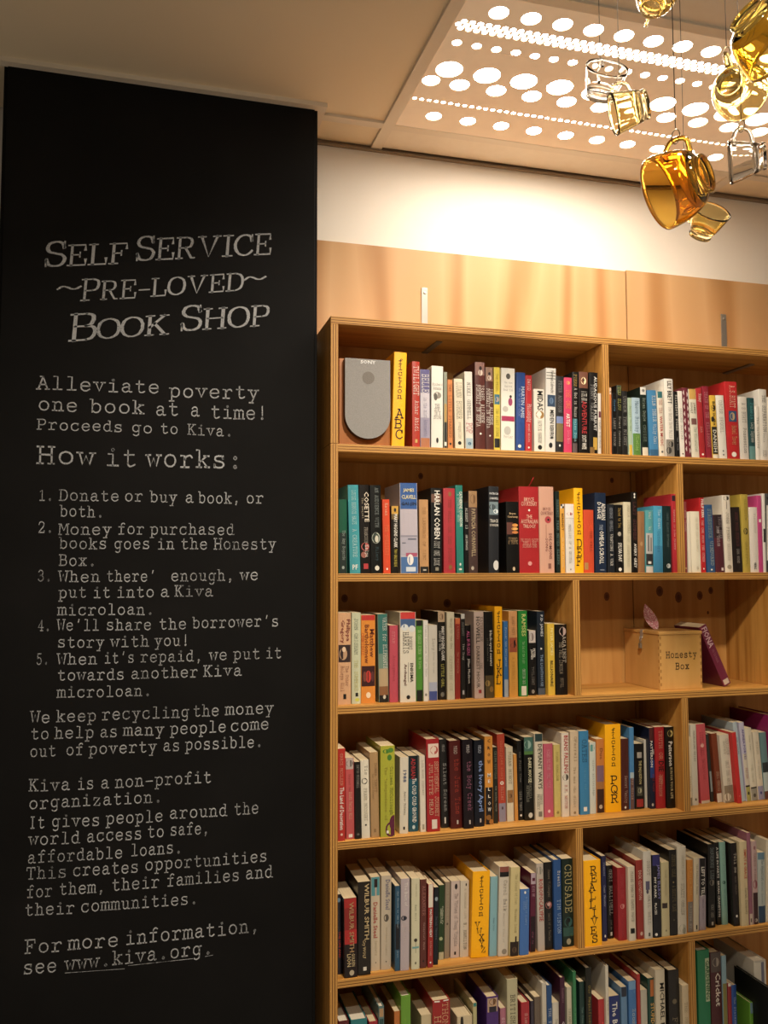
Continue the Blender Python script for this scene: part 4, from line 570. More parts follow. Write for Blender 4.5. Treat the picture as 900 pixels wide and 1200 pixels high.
(4,0,.9696,.0169,.0511,.2338,.0,'#161c34','p','blue-black paperback with red glow','red glow book',(('b',0,.16,'#4c1a16'),('b',.4,.62,'#1c3a7a'),('t','JAMES',.22,.38,.62,.85,'#e9e2d4','s'),('t','PATTERSON',.15,.5,.15,.6,'#e9e2d4','s'),('t','ALEX CROSS',.52,.84,.5,.75,'#b0322a','n'),('o',.4,.95,.2,.25,'#b8b0a4'))),
(4,0,.9871,.0311,.0475,.2354,.0,'#a80e16','p','red paperback with black block title','black titled red book',(('t','TRUTH OR',.04,.4,.4,.75,'#d89a78','n'),('t','DIE',.42,.55,.3,.85,'#15130f','s'),('t','JAMES',.58,.7,.4,.7,'#d89a78','n'),('t','PATTERSON',.6,.85,.3,.6,'#d89a78','n'))),
(4,0,1.0187,.0285,.0414,.2349,.0,'#14110c','p','black paperback with white block title','white titled black book',(('o',.55,.08,.33,.35,'#b8a458'),('o',.55,.08,.15,.16,'#3c3214'),('t','Patterson',.18,.48,.3,.75,'#e9e2d4','s'),('t','RUN FOR',.5,.66,.4,.7,'#b8a878','s'),('t','YOUR LIFE',.67,.88,.4,.7,'#b8a878','s'))),
(4,1,1.0942,.0133,.0466,.2007,.0092,'#d3c3a2','p','slim cream paperback with dark foot photo','slim cream book',(('t','Fountain',.5,.86,.25,.7,'#4c4434','n'),('b',.88,1,'#8a7c64'))),
(4,1,1.1122,.0197,.0501,.2362,-.0108,'#cfc6b0','p','grey-white paperback with fine lettering','grey-white book',(('t','MADELEINE REISS',.08,.46,.4,.7,'#6c6658','n'),('o',.5,.93,.15,.2,'#5c584c'))),
(4,1,1.1469,.0313,.0591,.2345,-.0452,'#c2484e','p','coral red paperback with cream foot','coral red book',(('t','LITTLE FALL',.1,.4,.3,.65,'#a03038','n'),('o',.5,.27,.18,.22,'#e0a090'),('t','The Life of Lord',.44,.7,.3,.65,'#a03038','n'),('b',.965,1,'#cdb89a'))),
(4,1,1.1884,.0093,.0688,.2019,-.0596,'#34342f','p','thin dark paperback with pale foot','thin dark book',(('b',.55,.85,'#8c9490'),)),
(4,1,1.2008,.0195,.0575,.2047,-.0701,'#7a3414','p','rust brown paperback with white label','rust brown book',(('t','SMALL MERCIES',.55,.84,.3,.7,'#d0a888','n'),('b',.87,1,'#d3c3ae'))),
(4,1,1.2209,.0328,.0469,.2009,-.0694,'#cfc4ac','p','white paperback with grey photo foot','photo footed white book',(('t','CERIDWEN',.06,.3,.6,.85,'#8d8472','n'),('t','DOVEY',.08,.3,.3,.5,'#8d8472','n'),('t','ONLY THE ANIMALS',.38,.84,.4,.7,'#9a907c','n'),('b',.75,1,'#8c7a60'),('o',.3,.92,.35,.35,'#d8ccb4'))),
(4,1,1.2543,.0144,.032,.2102,-.0687,'#c01a16','p','slim bright red paperback','slim bright red book',(('t','CITY',.2,.36,.3,.6,'#d85a50','n'),('o',.5,.9,.1,.1,'#e08070'))),
(4,1,1.2794,.0144,.0479,.2372,-.1003,'#a9b8bc','p','pale blue-grey paperback','pale blue-grey book',(('t','SUE WOOLFE',.1,.5,.4,.7,'#3c5a80','n'),)),
(4,1,1.2944,.0174,.0438,.236,-.0828,'#b5aec0','p','lavender paperback with olive foot','olive footed book',(('b',.4,.8,'#c6baa4'),('b',.8,.82,'#26201a'),('b',.82,1,'#a09a4c'),('t','ANNEA PORTES',.06,.5,.35,.75,'#5a4c80','s'),('t','MSGR',.56,.74,.35,.75,'#a05a50','n'),('o',.5,.9,.2,.3,'#3a3a1c'))),
(4,1,1.3135,.0238,.0455,.2167,-.0806,'#d0c5aa','p','cream paperback with grey foot','grey footed book',(('b',.815,.835,'#26201a'),('b',.835,1,'#8d8878'),('t','Donna Leon',.1,.3,.4,.65,'#9a9074','n'),('t','THE SACK',.5,.75,.35,.6,'#b3a88c','n'),('o',.5,.93,.2,.25,'#4c483c'))),
(4,1,1.34,.0215,.0482,.2038,-.067,'#cdbfa4','p','cream paperback with lilac foot','lilac footed book',(('b',.8,1,'#8c88a0'),('t','BIRDS',.12,.36,.35,.65,'#a89a7c','n'),('t','OF PASSAGE',.42,.7,.35,.6,'#b3a68a','n'),('o',.5,.9,.16,.2,'#3c3c78'))),
(4,1,1.362,.0227,.0481,.2009,-.0515,'#5c7c7c','p','teal grey paperback with dark photo','teal grey book',(('b',.45,.6,'#2a3030'),('b',.6,.88,'#a5b0a8'),('b',.88,1,'#5c3428'))),
(4,1,1.3873,.0349,.0389,.2528,-.038,'#8c0f56','h','magenta hardback at the picture edge','magenta hardback',()),
(5,0,.0277,.0113,.031,.2014,-.0103,'#23222c','p','narrow dark paperback with red lettering','narrow dark book',(('o',.4,.07,.4,.5,'#6c8ca0'),('t','THE LIFE AND',.4,.86,.3,.8,'#b8301c','s'))),
(5,0,.0401,.0348,.0051,.198,-.0121,'#1e0f0b','p','black paperback with red glow','red glow book',(('b',0,.12,'#a81a0e'),('b',.12,.4,'#8a1a0f'),('b',.4,.58,'#b01a12'),('t','WILBUR SMITH',.05,.68,.4,.75,'#b08a58','s'),('t','GOLDEN',.7,.86,.55,.8,'#c8b07c','s'),('t','LION',.7,.86,.2,.5,'#c8b07c','s'),('o',.55,.94,.18,.2,'#b8a888'))),
(5,0,.0766,.0344,.0087,.2345,.0,'#211a12','p','dark brown paperback with tall capitals','dark brown book',(('t','WILBUR SMITH',.02,.62,.5,.85,'#c6ac78','s'),('t','Cry WOLF',.62,.82,.3,.6,'#c6ac78','s'),('r',.4,.65,.91,.95,'#d8d0c0'))),
(5,0,.1159,.0251,.0265,.2377,.0,'#cdbb9c','p','cream paperback with teal sky head','teal sky book',(('b',0,.2,'#4f969c'),('r',.35,.7,.02,.11,'#2a1c1a'),('r',.45,.6,.11,.2,'#caa890'),('t','Danielle Steel',.27,.65,.25,.7,'#b03a30','s'),('t','Secrets',.68,.84,.35,.65,'#a8946c','n'),('r',.45,.55,.91,.92,'#15130f'))),
(5,0,.142,.0278,.0246,.2385,.0087,'#c4b49a','p','beige paperback with grey figure','grey figure book',(('t','Danielle Steel',.04,.36,.4,.85,'#6c6a80','s'),('o',.5,.45,.25,.35,'#5a5248'),('t','Southern Lights',.55,.85,.4,.6,'#a8977a','n'),('r',.45,.55,.91,.92,'#15130f'))),
(5,0,.1755,.0134,.0086,.2158,.0066,'#26506a','p','slim blue paperback with white edge','slim blue book',(('b',.45,.75,'#1a1a20'),('t','The Garden of the Lost',.06,.5,.35,.7,'#b8ccd4','n'),('t','Helen',.76,.85,.35,.65,'#b8ccd4','n'))),
(5,0,.1896,.0242,.0056,.233,.0113,'#b5a6a8','p','lilac grey paperback with dark hand','dark hand book',(('t','The Best of',.04,.3,.4,.75,'#d8d0c8','s'),('o',.35,.43,.35,.25,'#2c2c38'),('t','Bellini',.48,.75,.35,.6,'#cfc4bc','n'))),
(5,0,.219,.0229,.0041,.2316,.0081,'#cdc7a2','p','pale green paperback with flower stem','flower stem book',(('t','Rachel Hauck',.06,.2,.45,.65,'#8c9070','n'),('t','Red Hill',.28,.48,.35,.6,'#6c7a60','n'),('o',.5,.68,.2,.2,'#3c3428'),('r',.48,.53,.7,.82,'#4c5a3c'),('r',.1,.9,.75,.77,'#6aa09c'),('o',.5,.93,.1,.15,'#6c6a50'))),
(5,0,.2435,.0179,.0056,.2265,.0087,'#5f2a20','p','reddish brown paperback with pink lettering','reddish brown book',(('t','ALEXANDER',.06,.42,.35,.75,'#b8786c','n'),('t','Celestial Moon',.48,.8,.4,.7,'#d0a89c','n'),('o',.5,.92,.12,.15,'#15130f'))),
(5,0,.2639,.015,.0041,.213,.0124,'#a02018','p','red paperback with white head','white headed red book',(('b',0,.28,'#d8cdb8'),('t','MASTERING HEAT',.3,.64,.3,.75,'#e9e2d4','s'),('t','Anderson',.68,.86,.3,.7,'#e0a898','n'),('o',.5,.94,.15,.15,'#e9e2d4'))),
(5,0,.283,.0136,.0148,.1994,.0192,'#151a20','p','thin blue-black paperback','thin blue-black book',(('o',.5,.15,.3,.4,'#8ca0a8'),('t','Sarah Waters',.25,.8,.3,.7,'#6a7a80','n'))),
(5,0,.3064,.0162,.0404,.194,.0182,'#27401f','p','forest green paperback with pale foot','forest green book',(('t','Confession of a',.2,.6,.55,.8,'#cfcfae','s'),('t','GREEN FOX',.22,.6,.25,.5,'#cfcfae','s'),('o',.4,.72,.3,.3,'#a8b07c'),('b',.9,1,'#b8b08a'))),
(5,0,.3239,.0144,.0428,.2001,.0235,'#94826a','p','taupe paperback with dim title','taupe book',(('t','The Glorious Heresies',.1,.5,.3,.7,'#c0b095','n'),('o',.5,.55,.2,.2,'#5c4a3a'))),
(5,0,.3407,.0255,.0404,.2006,.0205,'#cbb5a8','p','pinkish white paperback with italic title','pinkish white book',(('o',.55,.07,.16,.3,'#2c2424'),('t','The Virtues of Young Virginia',.16,.85,.3,.75,'#6a5a58','n'),('r',.4,.6,.92,.96,'#15130f'))),
(5,0,.3673,.0249,.038,.1998,.0179,'#d0c2aa','p','plain cream paperback with tiny emblem','tiny emblem book',(('o',.65,.05,.08,.16,'#15130f'),('t','A HOMEMADE LIFE',.1,.5,.45,.65,'#b3a78e','n'),('t','B. HAMILTON',.55,.9,.4,.7,'#5a5448','n'))),
(5,0,.3928,.0507,.0225,.2249,.0371,'#f2ad0e','D','yellow divider block lettered fiction VWXYZ','yellow divider',(('v','fiction',.05,.52,'#15130f'),('v','VWXYZ',.58,.95,'#15130f'))),
(5,0,.446,.0209,.0212,.209,.0293,'#7fb0b8','p','powder blue paperback','powder blue book',(('t','Susan Lewis',.52,.68,.35,.6,'#2c4a54','n'),)),
(5,0,.4675,.0295,.0138,.2354,.0323,'#cbc0ac','p','white paperback with black photo head','black headed book',(('b',0,.06,'#8c4a3c'),('b',.06,.115,'#1a1614'),('t','Carol Balk',.15,.5,.35,.75,'#8d8474','n'),('t','Another Kind of',.52,.85,.4,.6,'#ada38f','n'),('o',.6,.95,.25,.25,'#8d8474'))),
(5,0,.4975,.0277,.0056,.2332,.0329,'#c9b87c','p','straw paperback with dark tower foot','dark tower book',(('t','The Island of Lost',.08,.42,.4,.7,'#8a7c4c','n'),('t','Norman Lock',.47,.74,.4,.7,'#8a7c4c','n'),('b',.84,1,'#2a1c12'),('r',.55,.72,.78,.85,'#2a1c12'),('o',.5,.93,.25,.28,'#57402a'))),
(5,0,.5267,.0274,.0041,.1735,.0289,'#3a6cb0','p','short cobalt blue paperback','cobalt blue book',(('o',.5,.05,.1,.14,'#e9e2d4'),('t','A Change of Climate',.12,.55,.5,.75,'#8cb0dc','n'),('t','STEP',.14,.36,.3,.48,'#8cb0dc','n'))),
(5,0,.5631,.0164,.0166,.2093,.0252,'#5a1430','p','plum paperback with dark lower half','plum paperback',(('b',0,.14,'#b09aa4'),('r',.3,.8,.06,.1,'#5a1430'),('t','KISS ME',.16,.3,.3,.7,'#d0a8b8','n'),('b',.55,1,'#241018'),('t','after Jim',.74,.9,.2,.6,'#a05878','n'))),
(5,0,.5868,.0211,.0155,.2339,-.0063,'#b8aa9c','p','grey-white paperback with red capitals','red capitals book',(('o',.4,.08,.45,.5,'#6a6e62'),('t','ROBOPOCALYPSE',.18,.66,.25,.85,'#a82c26','s'))),
(5,0,.6084,.0251,.0162,.2348,.0,'#191512','p','black paperback with pale rose','pale rose book',(('t','James V.Cooper',.08,.4,.35,.7,'#8d7e6a','n'),('o',.5,.49,.38,.4,'#9c5a54'),('o',.5,.48,.2,.2,'#c89a90'),('t','Death of a Teacher',.58,.9,.35,.65,'#8d7e6a','n'))),
(5,0,.6341,.0232,.0092,.2411,.0,'#1f4c86','h','blue hardback with white lettering','blue hardback',(('t','Breath',.12,.3,.4,.8,'#e9e2d4','n'),('t','TIM WINTON',.44,.82,.4,.8,'#a9c0d8','n'))),
(5,0,.6649,.0338,.0197,.2379,.0,'#14261d','p','dark green paperback with gold capitals','gold capitals book',(('t','CRUSADE',.06,.62,.25,.8,'#b8a86c','n'),('o',.5,.72,.35,.4,'#2f5a54'),('o',.5,.7,.18,.2,'#0c1412'),('b',.78,.88,'#2c5248'),('o',.5,.94,.2,.25,'#9c9678'))),
(5,1,.7251,.0528,.0054,.2315,.0,'#f2ad0e','D','yellow divider block lettered REAL LIVES','yellow divider',(('v','REALLIVES',.06,.97,'#15130f'),)),
(5,1,.7901,.0146,.0241,.234,.0,'#24244c','p','slim navy paperback with white lettering','slim navy book',(('t','Diamond',.05,.26,.3,.7,'#b0b4cc','n'),('t','Jane Mander',.32,.62,.3,.7,'#c4c6d8','n'),('o',.5,.94,.15,.25,'#e9e2d4'))),
(5,1,.8131,.019,.0354,.2018,.0,'#15120f','p','black paperback with silver capitals','silver capitals book',(('t','GERI HALLIWELL',.05,.68,.35,.8,'#b0aca0','n'),('t','just me',.74,.88,.35,.7,'#8d897c','n'),('r',.4,.7,.91,.96,'#c8c4b8'))),
(5,1,.8346,.0272,.0141,.1995,.0,'#9e1520','h','red hardback with small rose','red rose hardback',(('t','TUPPENNY TRUST',.08,.42,.35,.65,'#c04a4c','n'),('o',.5,.53,.25,.25,'#d08078'),('t','Mountbatten',.62,.95,.35,.6,'#b83a40','n'))),
(5,1,.8623,.0217,.0041,.2036,.0007,'#d3c7ae','p','white paperback with black foot mark','foot mark book',(('t','CLAIRE TOMALIN SAMUEL PEPYS',.06,.74,.35,.7,'#5c5444','n'),('r',.2,.8,.83,.9,'#15130f'))),
(5,1,.8905,.0219,.0082,.2179,.0,'#96281a','p','brick red paperback with cream title','brick red book',(('t','DICK CLUGSTON',.13,.5,.3,.75,'#d8b09c','s'),('o',.6,.93,.2,.25,'#d0a890'))),
(5,1,.9129,.0251,.0041,.2411,.0,'#cfc8b8','h','tall white hardback with grey figure','tall white hardback',(('t','SHOT',.1,.28,.4,.75,'#8d8778','n'),('r',.2,.7,.34,.44,'#5c5870'),('o',.4,.46,.15,.25,'#4c4858'),('t','GAIL BELL',.5,.84,.4,.7,'#8d8778','n'),('r',.4,.65,.93,.97,'#5c584c'))),
(5,1,.9407,.026,.0041,.2293,.0,'#18161c','p','black paperback with indigo head','indigo headed book',(('b',0,.13,'#2f2c6c'),('t','JAMES ELLROY',.1,.56,.5,.9,'#8d88c8','s'),('t','MY DARK',.25,.54,.15,.42,'#e9e2d4','s'),('t','PLACES',.58,.72,.15,.42,'#e9e2d4','s'),('o',.3,.96,.16,.16,'#e9e2d4'))),
(5,1,.9676,.0253,.0041,.2064,.0113,'#c9bb8a','p','straw coloured paperback with dark label','dark label book',(('t','FRANK MOORHOUSE',.1,.45,.4,.65,'#b3a67c','n'),('r',0,.7,.55,.62,'#3a2c28'),('o',.5,.92,.1,.12,'#8c805c'))),
(5,1,.9942,.0248,.0041,.2387,.0079,'#1a1611','p','tall black paperback with bronze title','bronze titled book',(('t','JESSIE COLE',.05,.32,.35,.75,'#8a7850','n'),('o',.5,.38,.1,.1,'#8a7850'),('t','A BEAUTIFUL PLACE',.42,.72,.35,.75,'#8a7850','n'),('o',.5,.82,.1,.1,'#5c5442'))),
(5,1,1.0202,.0289,.0041,.2451,.0149,'#d0c6b0','h','tall cream hardback with sketch foot','tall cream hardback',(('t','GREGORY DAVID',.1,.38,.45,.7,'#b0a68e','n'),('t','STACEY OBRIEN',.42,.78,.35,.7,'#8d8470','n'),('o',.5,.93,.4,.4,'#b0aa94'),('o',.65,.96,.2,.3,'#8a8672'))),
(5,1,1.0552,.0193,.0107,.2027,.024,'#cf8216','p','orange paperback with grey photo foot','grey photo foot book',(('b',.58,1,'#82786c'),('t','A Single Hand',.08,.5,.35,.7,'#e8b860','n'),('t','WRITTEN BY',.6,.95,.35,.65,'#c8bcac','n'))),
(5,1,1.075,.0171,.0096,.2061,.0339,'#d0c3a4','p','cream paperback with small black lettering','small lettered cream book',(('t','The Fabulous Baker',.06,.52,.4,.7,'#3c382c','n'),('r',.4,.65,.91,.97,'#15130f'))),
(5,1,1.0969,.0219,.0133,.2029,.028,'#a89aa4','p','black and lilac paperback','black and lilac book',(('b',0,.52,'#1c1614'),('t','LEFT TO TELL',.12,.54,.25,.75,'#e9e2d4','s'),('t','Immaculee Ilibagiza',.56,.85,.35,.65,'#6c5c70','n'))),
(5,1,1.1327,.025,.0212,.2369,.0254,'#16130f','h','thick black hardback with tiny portrait','tiny portrait hardback',(('t','DANGEROUS LIES',.04,.42,.3,.7,'#8f9c9c','n'),('o',.5,.46,.3,.35,'#7d746a'),('t','WENDY JAMES',.72,.88,.35,.65,'#b0a99a','n'),('r',.4,.65,.93,.97,'#b0a99a'))),
(5,1,1.1713,.015,.033,.2373,-.0093,'#131412','p','black paperback with spaced white capitals','spaced capitals book',(('t','A LIFE IN PARTS',.05,.44,.3,.75,'#e9e2d4','s'),('t','BRYAN CRANSTON',.47,.9,.3,.75,'#e9e2d4','s'))),
(5,1,1.1868,.0196,.0299,.2374,-.0088,'#86b3a2','p','mint green paperback with dark heart','mint green book',(('t','MENNA VAN PRAAG',.08,.4,.45,.7,'#a8d0c0','n'),('o',.5,.49,.28,.25,'#2c5a4c'),('t','The Witches',.54,.8,.4,.65,'#5c8a7a','n'))),
(5,1,1.2126,.0207,.0117,.2376,-.0149,'#1b120f','p','black-brown paperback with white script','white script dark book',(('t','Tell me',.12,.36,.3,.75,'#d8ccb8','n'),('t','MARY WESLEY',.4,.62,.4,.65,'#8d7e70','n'),('o',.5,.88,.15,.18,'#e9e2d4'))),
(5,1,1.2338,.0251,.0041,.2417,.0,'#cfbb8c','p','buff paperback with orange lettering','orange lettered book',(('t','SIMPLY & GRACE',.09,.44,.5,.85,'#c8501c','s'),('t','Sarah Darmody',.55,.86,.45,.8,'#5c4c34','n'))),
(5,1,1.2626,.0118,.0073,.2651,.0,'#94596a','p','mauve paperback with cream foot','mauve book',(('b',.88,1,'#cdb8a0'),('r',.3,.7,.93,.97,'#6c5c50'))),
(5,1,1.2759,.0182,.0069,.2389,.0068,'#b59690','p','dusty pink paperback with dark flower foot','dusty pink book',(('o',.5,.08,.2,.3,'#8a5a5c'),('t','CARRIE FISHER',.14,.5,.35,.65,'#7a5450','n'),('o',.5,.52,.4,.7,'#8c4048'),('b',.62,1,'#3a1c1c'),('o',.5,.95,.25,.28,'#c8b8a4'))),
(5,1,1.2963,.0258,.0104,.2027,.0194,'#a9b0a8','p','blue-grey paperback with navy foot','blue-grey book',(('b',0,.1,'#5c7c8c'),('b',.76,1,'#26405a'),('t','The Hypnotist',.1,.4,.35,.75,'#3a4a50','n'),('t','Helen Garner',.42,.74,.35,.65,'#7c8884','n'))),
(5,1,1.3228,.016,.0112,.2365,.0448,'#c9bca0','p','cream paperback at the picture edge','edge cream book',()),
(6,0,.026,.0281,.0138,.2351,.0,'#5c1418','h','dark red hardback with pale page edges','dark red hardback',()),
(6,0,.0587,.0437,.0138,.234,.0,'#1c7a7c','h','thick teal hardback with cream page edges','thick teal hardback',()),
(6,0,.1071,.0235,.0138,.2231,.0,'#a01828','h','red hardback with white page edges','red hardback',()),
(6,0,.1326,.0151,.0138,.2588,.0,'#5c7a78','h','narrow hardback in glossy grey jacket','glossy grey hardback',(('b',.02,.1,'#b08a5c'),('b',.12,1,'#284a48'))),
(6,0,.1771,.0158,.0221,.2367,.0,'#c06c14','p','orange-brown paperback with cream page edges','orange-brown book',()),
(6,0,.1934,.0269,.0138,.2767,.0,'#649a14','h','tall lime green hardback','lime green hardback',()),
(6,0,.2516,.0282,.0221,.2162,.0,'#c9b68a','p','buff paperback beside the red hardback','buff paperback',()),
(6,0,.2804,.0494,.0138,.2529,.0,'#a01410','h','thick red hardback with worn head','worn red hardback',(('t','HANK',.12,.5,.1,.45,'#d8a878','n'),('t','THOMAS',.02,.4,.55,.85,'#d8a878','n'),('r',.1,.4,.0,.015,'#e9e2d4'),('r',.6,.9,.0,.012,'#e9e2d4'))),
(6,0,.3492,.0432,.0138,.2037,.0,'#cbb890','h','cream hardback with iron tower drawing','tower drawing book',(('o',.3,.1,.1,.6,'#2c241c'),('h','Paris',.2,.5,'#6a5a44','n'))),
(6,0,.397,.0111,.0221,.2296,.0,'#b8b078','p','straw paperback with teal cap','teal capped straw book',(('b',0,.04,'#1f7a74'),)),
(6,0,.4331,.0349,.0138,.2425,.0,'#4a2670','h','purple hardback with portrait photo','purple hardback',(('r',.08,.9,.01,.16,'#b8987c'),('o',.5,.07,.25,.3,'#c89868'),('o',.5,.05,.3,.25,'#6e4a24'),('r',.2,.8,.1,.16,'#2c2430'))),
(6,0,.4758,.0165,.0221,.205,.0,'#b06a7c','p','rose pink paperback','rose pink book',(('t','SISTERS',.1,.4,.3,.7,'#f0d0d4','n'),)),
(6,0,.493,.0312,.0138,.2814,.0,'#b8b088','h','tall sage hardback with black capitals','tall sage hardback',(('t','BRITISH SEASHELLS',.14,.8,.3,.7,'#2c2a20','n'),)),
(6,0,.5337,.0247,.0138,.2154,.0,'#a8202a','h','red hardback with white page edges and lettering','white lettered red book',(('t','Simple',.1,.4,.3,.7,'#e8b8a8','n'),)),
(6,0,.5652,.0096,.0221,.2127,.0,'#3c3440','p','thin grey-violet paperback','grey-violet book',()),
(6,0,.5769,.0183,.0221,.2213,.0,'#6c5c4c','p','taupe paperback with dim spine','taupe book',(('t','Temper',.2,.6,.3,.7,'#b8a890','n'),)),
(6,0,.5957,.0135,.0138,.2593,.0,'#c4bca8','h','tall pale grey hardback','pale grey hardback',(('t','THE NEW WORLD',.2,.9,.3,.7,'#9c9484','n'),)),
(6,0,.61,.0155,.0138,.2516,.0,'#1f4a7c','h','blue hardback with silver capitals','blue hardback',(('t','THE TELEGRAPH',.1,.8,.3,.75,'#c8d0d8','n'),)),
(6,0,.6307,.019,.0221,.1993,.0,'#d0c8b4','p','short white paperback','short white book',(('t','Day Trips',.15,.6,.3,.7,'#8c8470','n'),)),
(6,0,.6502,.0146,.0138,.2674,.0,'#42182e','h','tall plum hardback with white capitals','tall plum hardback',(('t','Stephanie',.1,.25,.3,.7,'#b88c98','n'),('t','GARDENING',.38,.75,.3,.75,'#e0d0d0','s'))),
(6,0,.6744,.0147,.0221,.2348,.0,'#c9c0a4','p','cream paperback with olive capitals','olive capitals book',(('t','ISLANDS OF LIFE',.12,.8,.3,.7,'#6c6a44','n'),)),
(6,0,.6897,.0097,.0138,.278,.0,'#2d7a48','h','tall emerald hardback','emerald hardback',(('t','The Secret Garden',.1,.8,.3,.7,'#7cc094','n'),)),
(6,0,.7131,.0149,.0221,.2451,.0,'#1c3a34','p','dark green paperback with pale lettering','dark green book',(('t','The Country',.1,.7,.3,.7,'#8cb0a4','n'),)),
(6,0,.7286,.0186,.0138,.2835,.0,'#1a1a10','h','tall black hardback with gold script','gold script hardback',(('t','Our Magnificent Wilderness',.14,.9,.3,.75,'#b09a44','n'),)),
(6,0,.7709,.0186,.0221,.1898,.0,'#b0282a','p','grey and red paperback','grey and red book',()),
(6,0,.79,.0097,.0138,.2819,.0,'#cfc6b0','h','tall white hardback with blue cover picture','tall white hardback',(('t','A Guide to',.2,.6,.3,.75,'#8c846c','n'),)),
(6,0,.8032,.0344,.0221,.1933,.0,'#22306c','p','navy paperback with white capitals','navy paperback',(('t','The Book',.08,.6,.3,.75,'#e0dcd0','s'),)),
(6,0,.8425,.0189,.0221,.2139,.0,'#5c84a8','p','steel blue paperback with dark head','steel blue book',(('b',0,.12,'#2c3240'),)),
(6,0,.8668,.0241,.0221,.2269,.0,'#3a72ac','p','blue paperback with pale script','pale script blue book',(('t','Zoom',.25,.6,.3,.8,'#c8ccc0','n'),('b',0,.1,'#6c98c0'))),
(6,0,.8939,.0102,.0221,.2434,.0,'#b02420','p','thin red paperback with cream page edges','thin red book',()),
(6,0,.9055,.0204,.0221,.1977,.0,'#b8b09c','p','pale grey paperback','pale grey book',()),
(6,0,.9287,.0199,.0221,.2276,.0,'#1c4438','p','dark green paperback with orange badge','orange badge book',(('r',.35,.95,.02,.22,'#b8641c'),('t','STUPID',.3,.55,.35,.9,'#e0a84c','s'),('t','MEN',.6,.75,.35,.85,'#d04c2c','s'))),
(6,0,.9492,.0302,.0138,.2502,.0,'#cfc2a4','h','tall white hardback with bold black title','bold titled hardback',(('t','MICHAEL MOORE',.14,.92,.4,.85,'#242018','s'),)),
(6,0,.9904,.0357,.0138,.2447,.0,'#211c16','h','black hardback with dim emblem','dim emblem hardback',(('t','FEVER',.5,.9,.3,.7,'#8a7c60','n'),('o',.5,.35,.2,.2,'#6c6048'))),
(6,0,1.0272,.0213,.0028,.2044,.0,'#c4b08a','p','buff paperback against the upright','edge buff book',(('t','THE SECRETS',.2,.8,.3,.7,'#9c8a68','n'),)),
(6,1,1.0876,.0405,.0138,.2883,.0,'#12784a','h','emerald green hardback with cream label','emerald hardback',(('r',.6,1,.08,.5,'#b8c49c'),('t','GARDENING',.1,.48,.62,.95,'#3c6a3c','s'))),
(6,1,1.13,.0368,.0138,.2781,.0,'#4c1a1c','h','maroon hardback with white lettering','maroon hardback',(('b',0,.2,'#574a44'),('o',.5,.1,.3,.35,'#a09484'),('t','Cricket',.2,.55,.4,.85,'#e0d4c4','s'))),
(6,1,1.1739,.0155,.0221,.2613,.0,'#8cb0bc','p','pale blue paperback with olive foot','pale blue book',(('b',.3,1,'#8c8440'),)),
(6,1,1.1921,.0122,.0221,.1816,.0,'#a02c2c','p','slim red paperback','slim red book',(('b',.0,.05,'#e9e2d4'),)),
(6,1,1.2048,.0169,.0221,.1741,.0,'#22509c','p','royal blue paperback with white lettering','royal blue book',(('t','The Statesman',.1,.8,.3,.75,'#c8d4e8','n'),)),
(6,1,1.2585,.0123,.0138,.1217,.0,'#5f9a1a','h','slim lime green hardback','lime green hardback',(('r',.1,.9,.0,.25,'#6c8c9c'),)),
(6,1,1.2702,.01,-.085,.1925,.0,'#14150f','h','oversized black hardback jutting out of the shelf','black hardback',(),.18),
(6,1,1.2815,.042,.017,.235,.0,'#cfc6b2','h','thick white hardback behind the jutting black one','white hardback',(('b',.0,.02,'#b8b0a0'),('r',.55,.8,.02,.5,'#6c6a7c')),.19)]
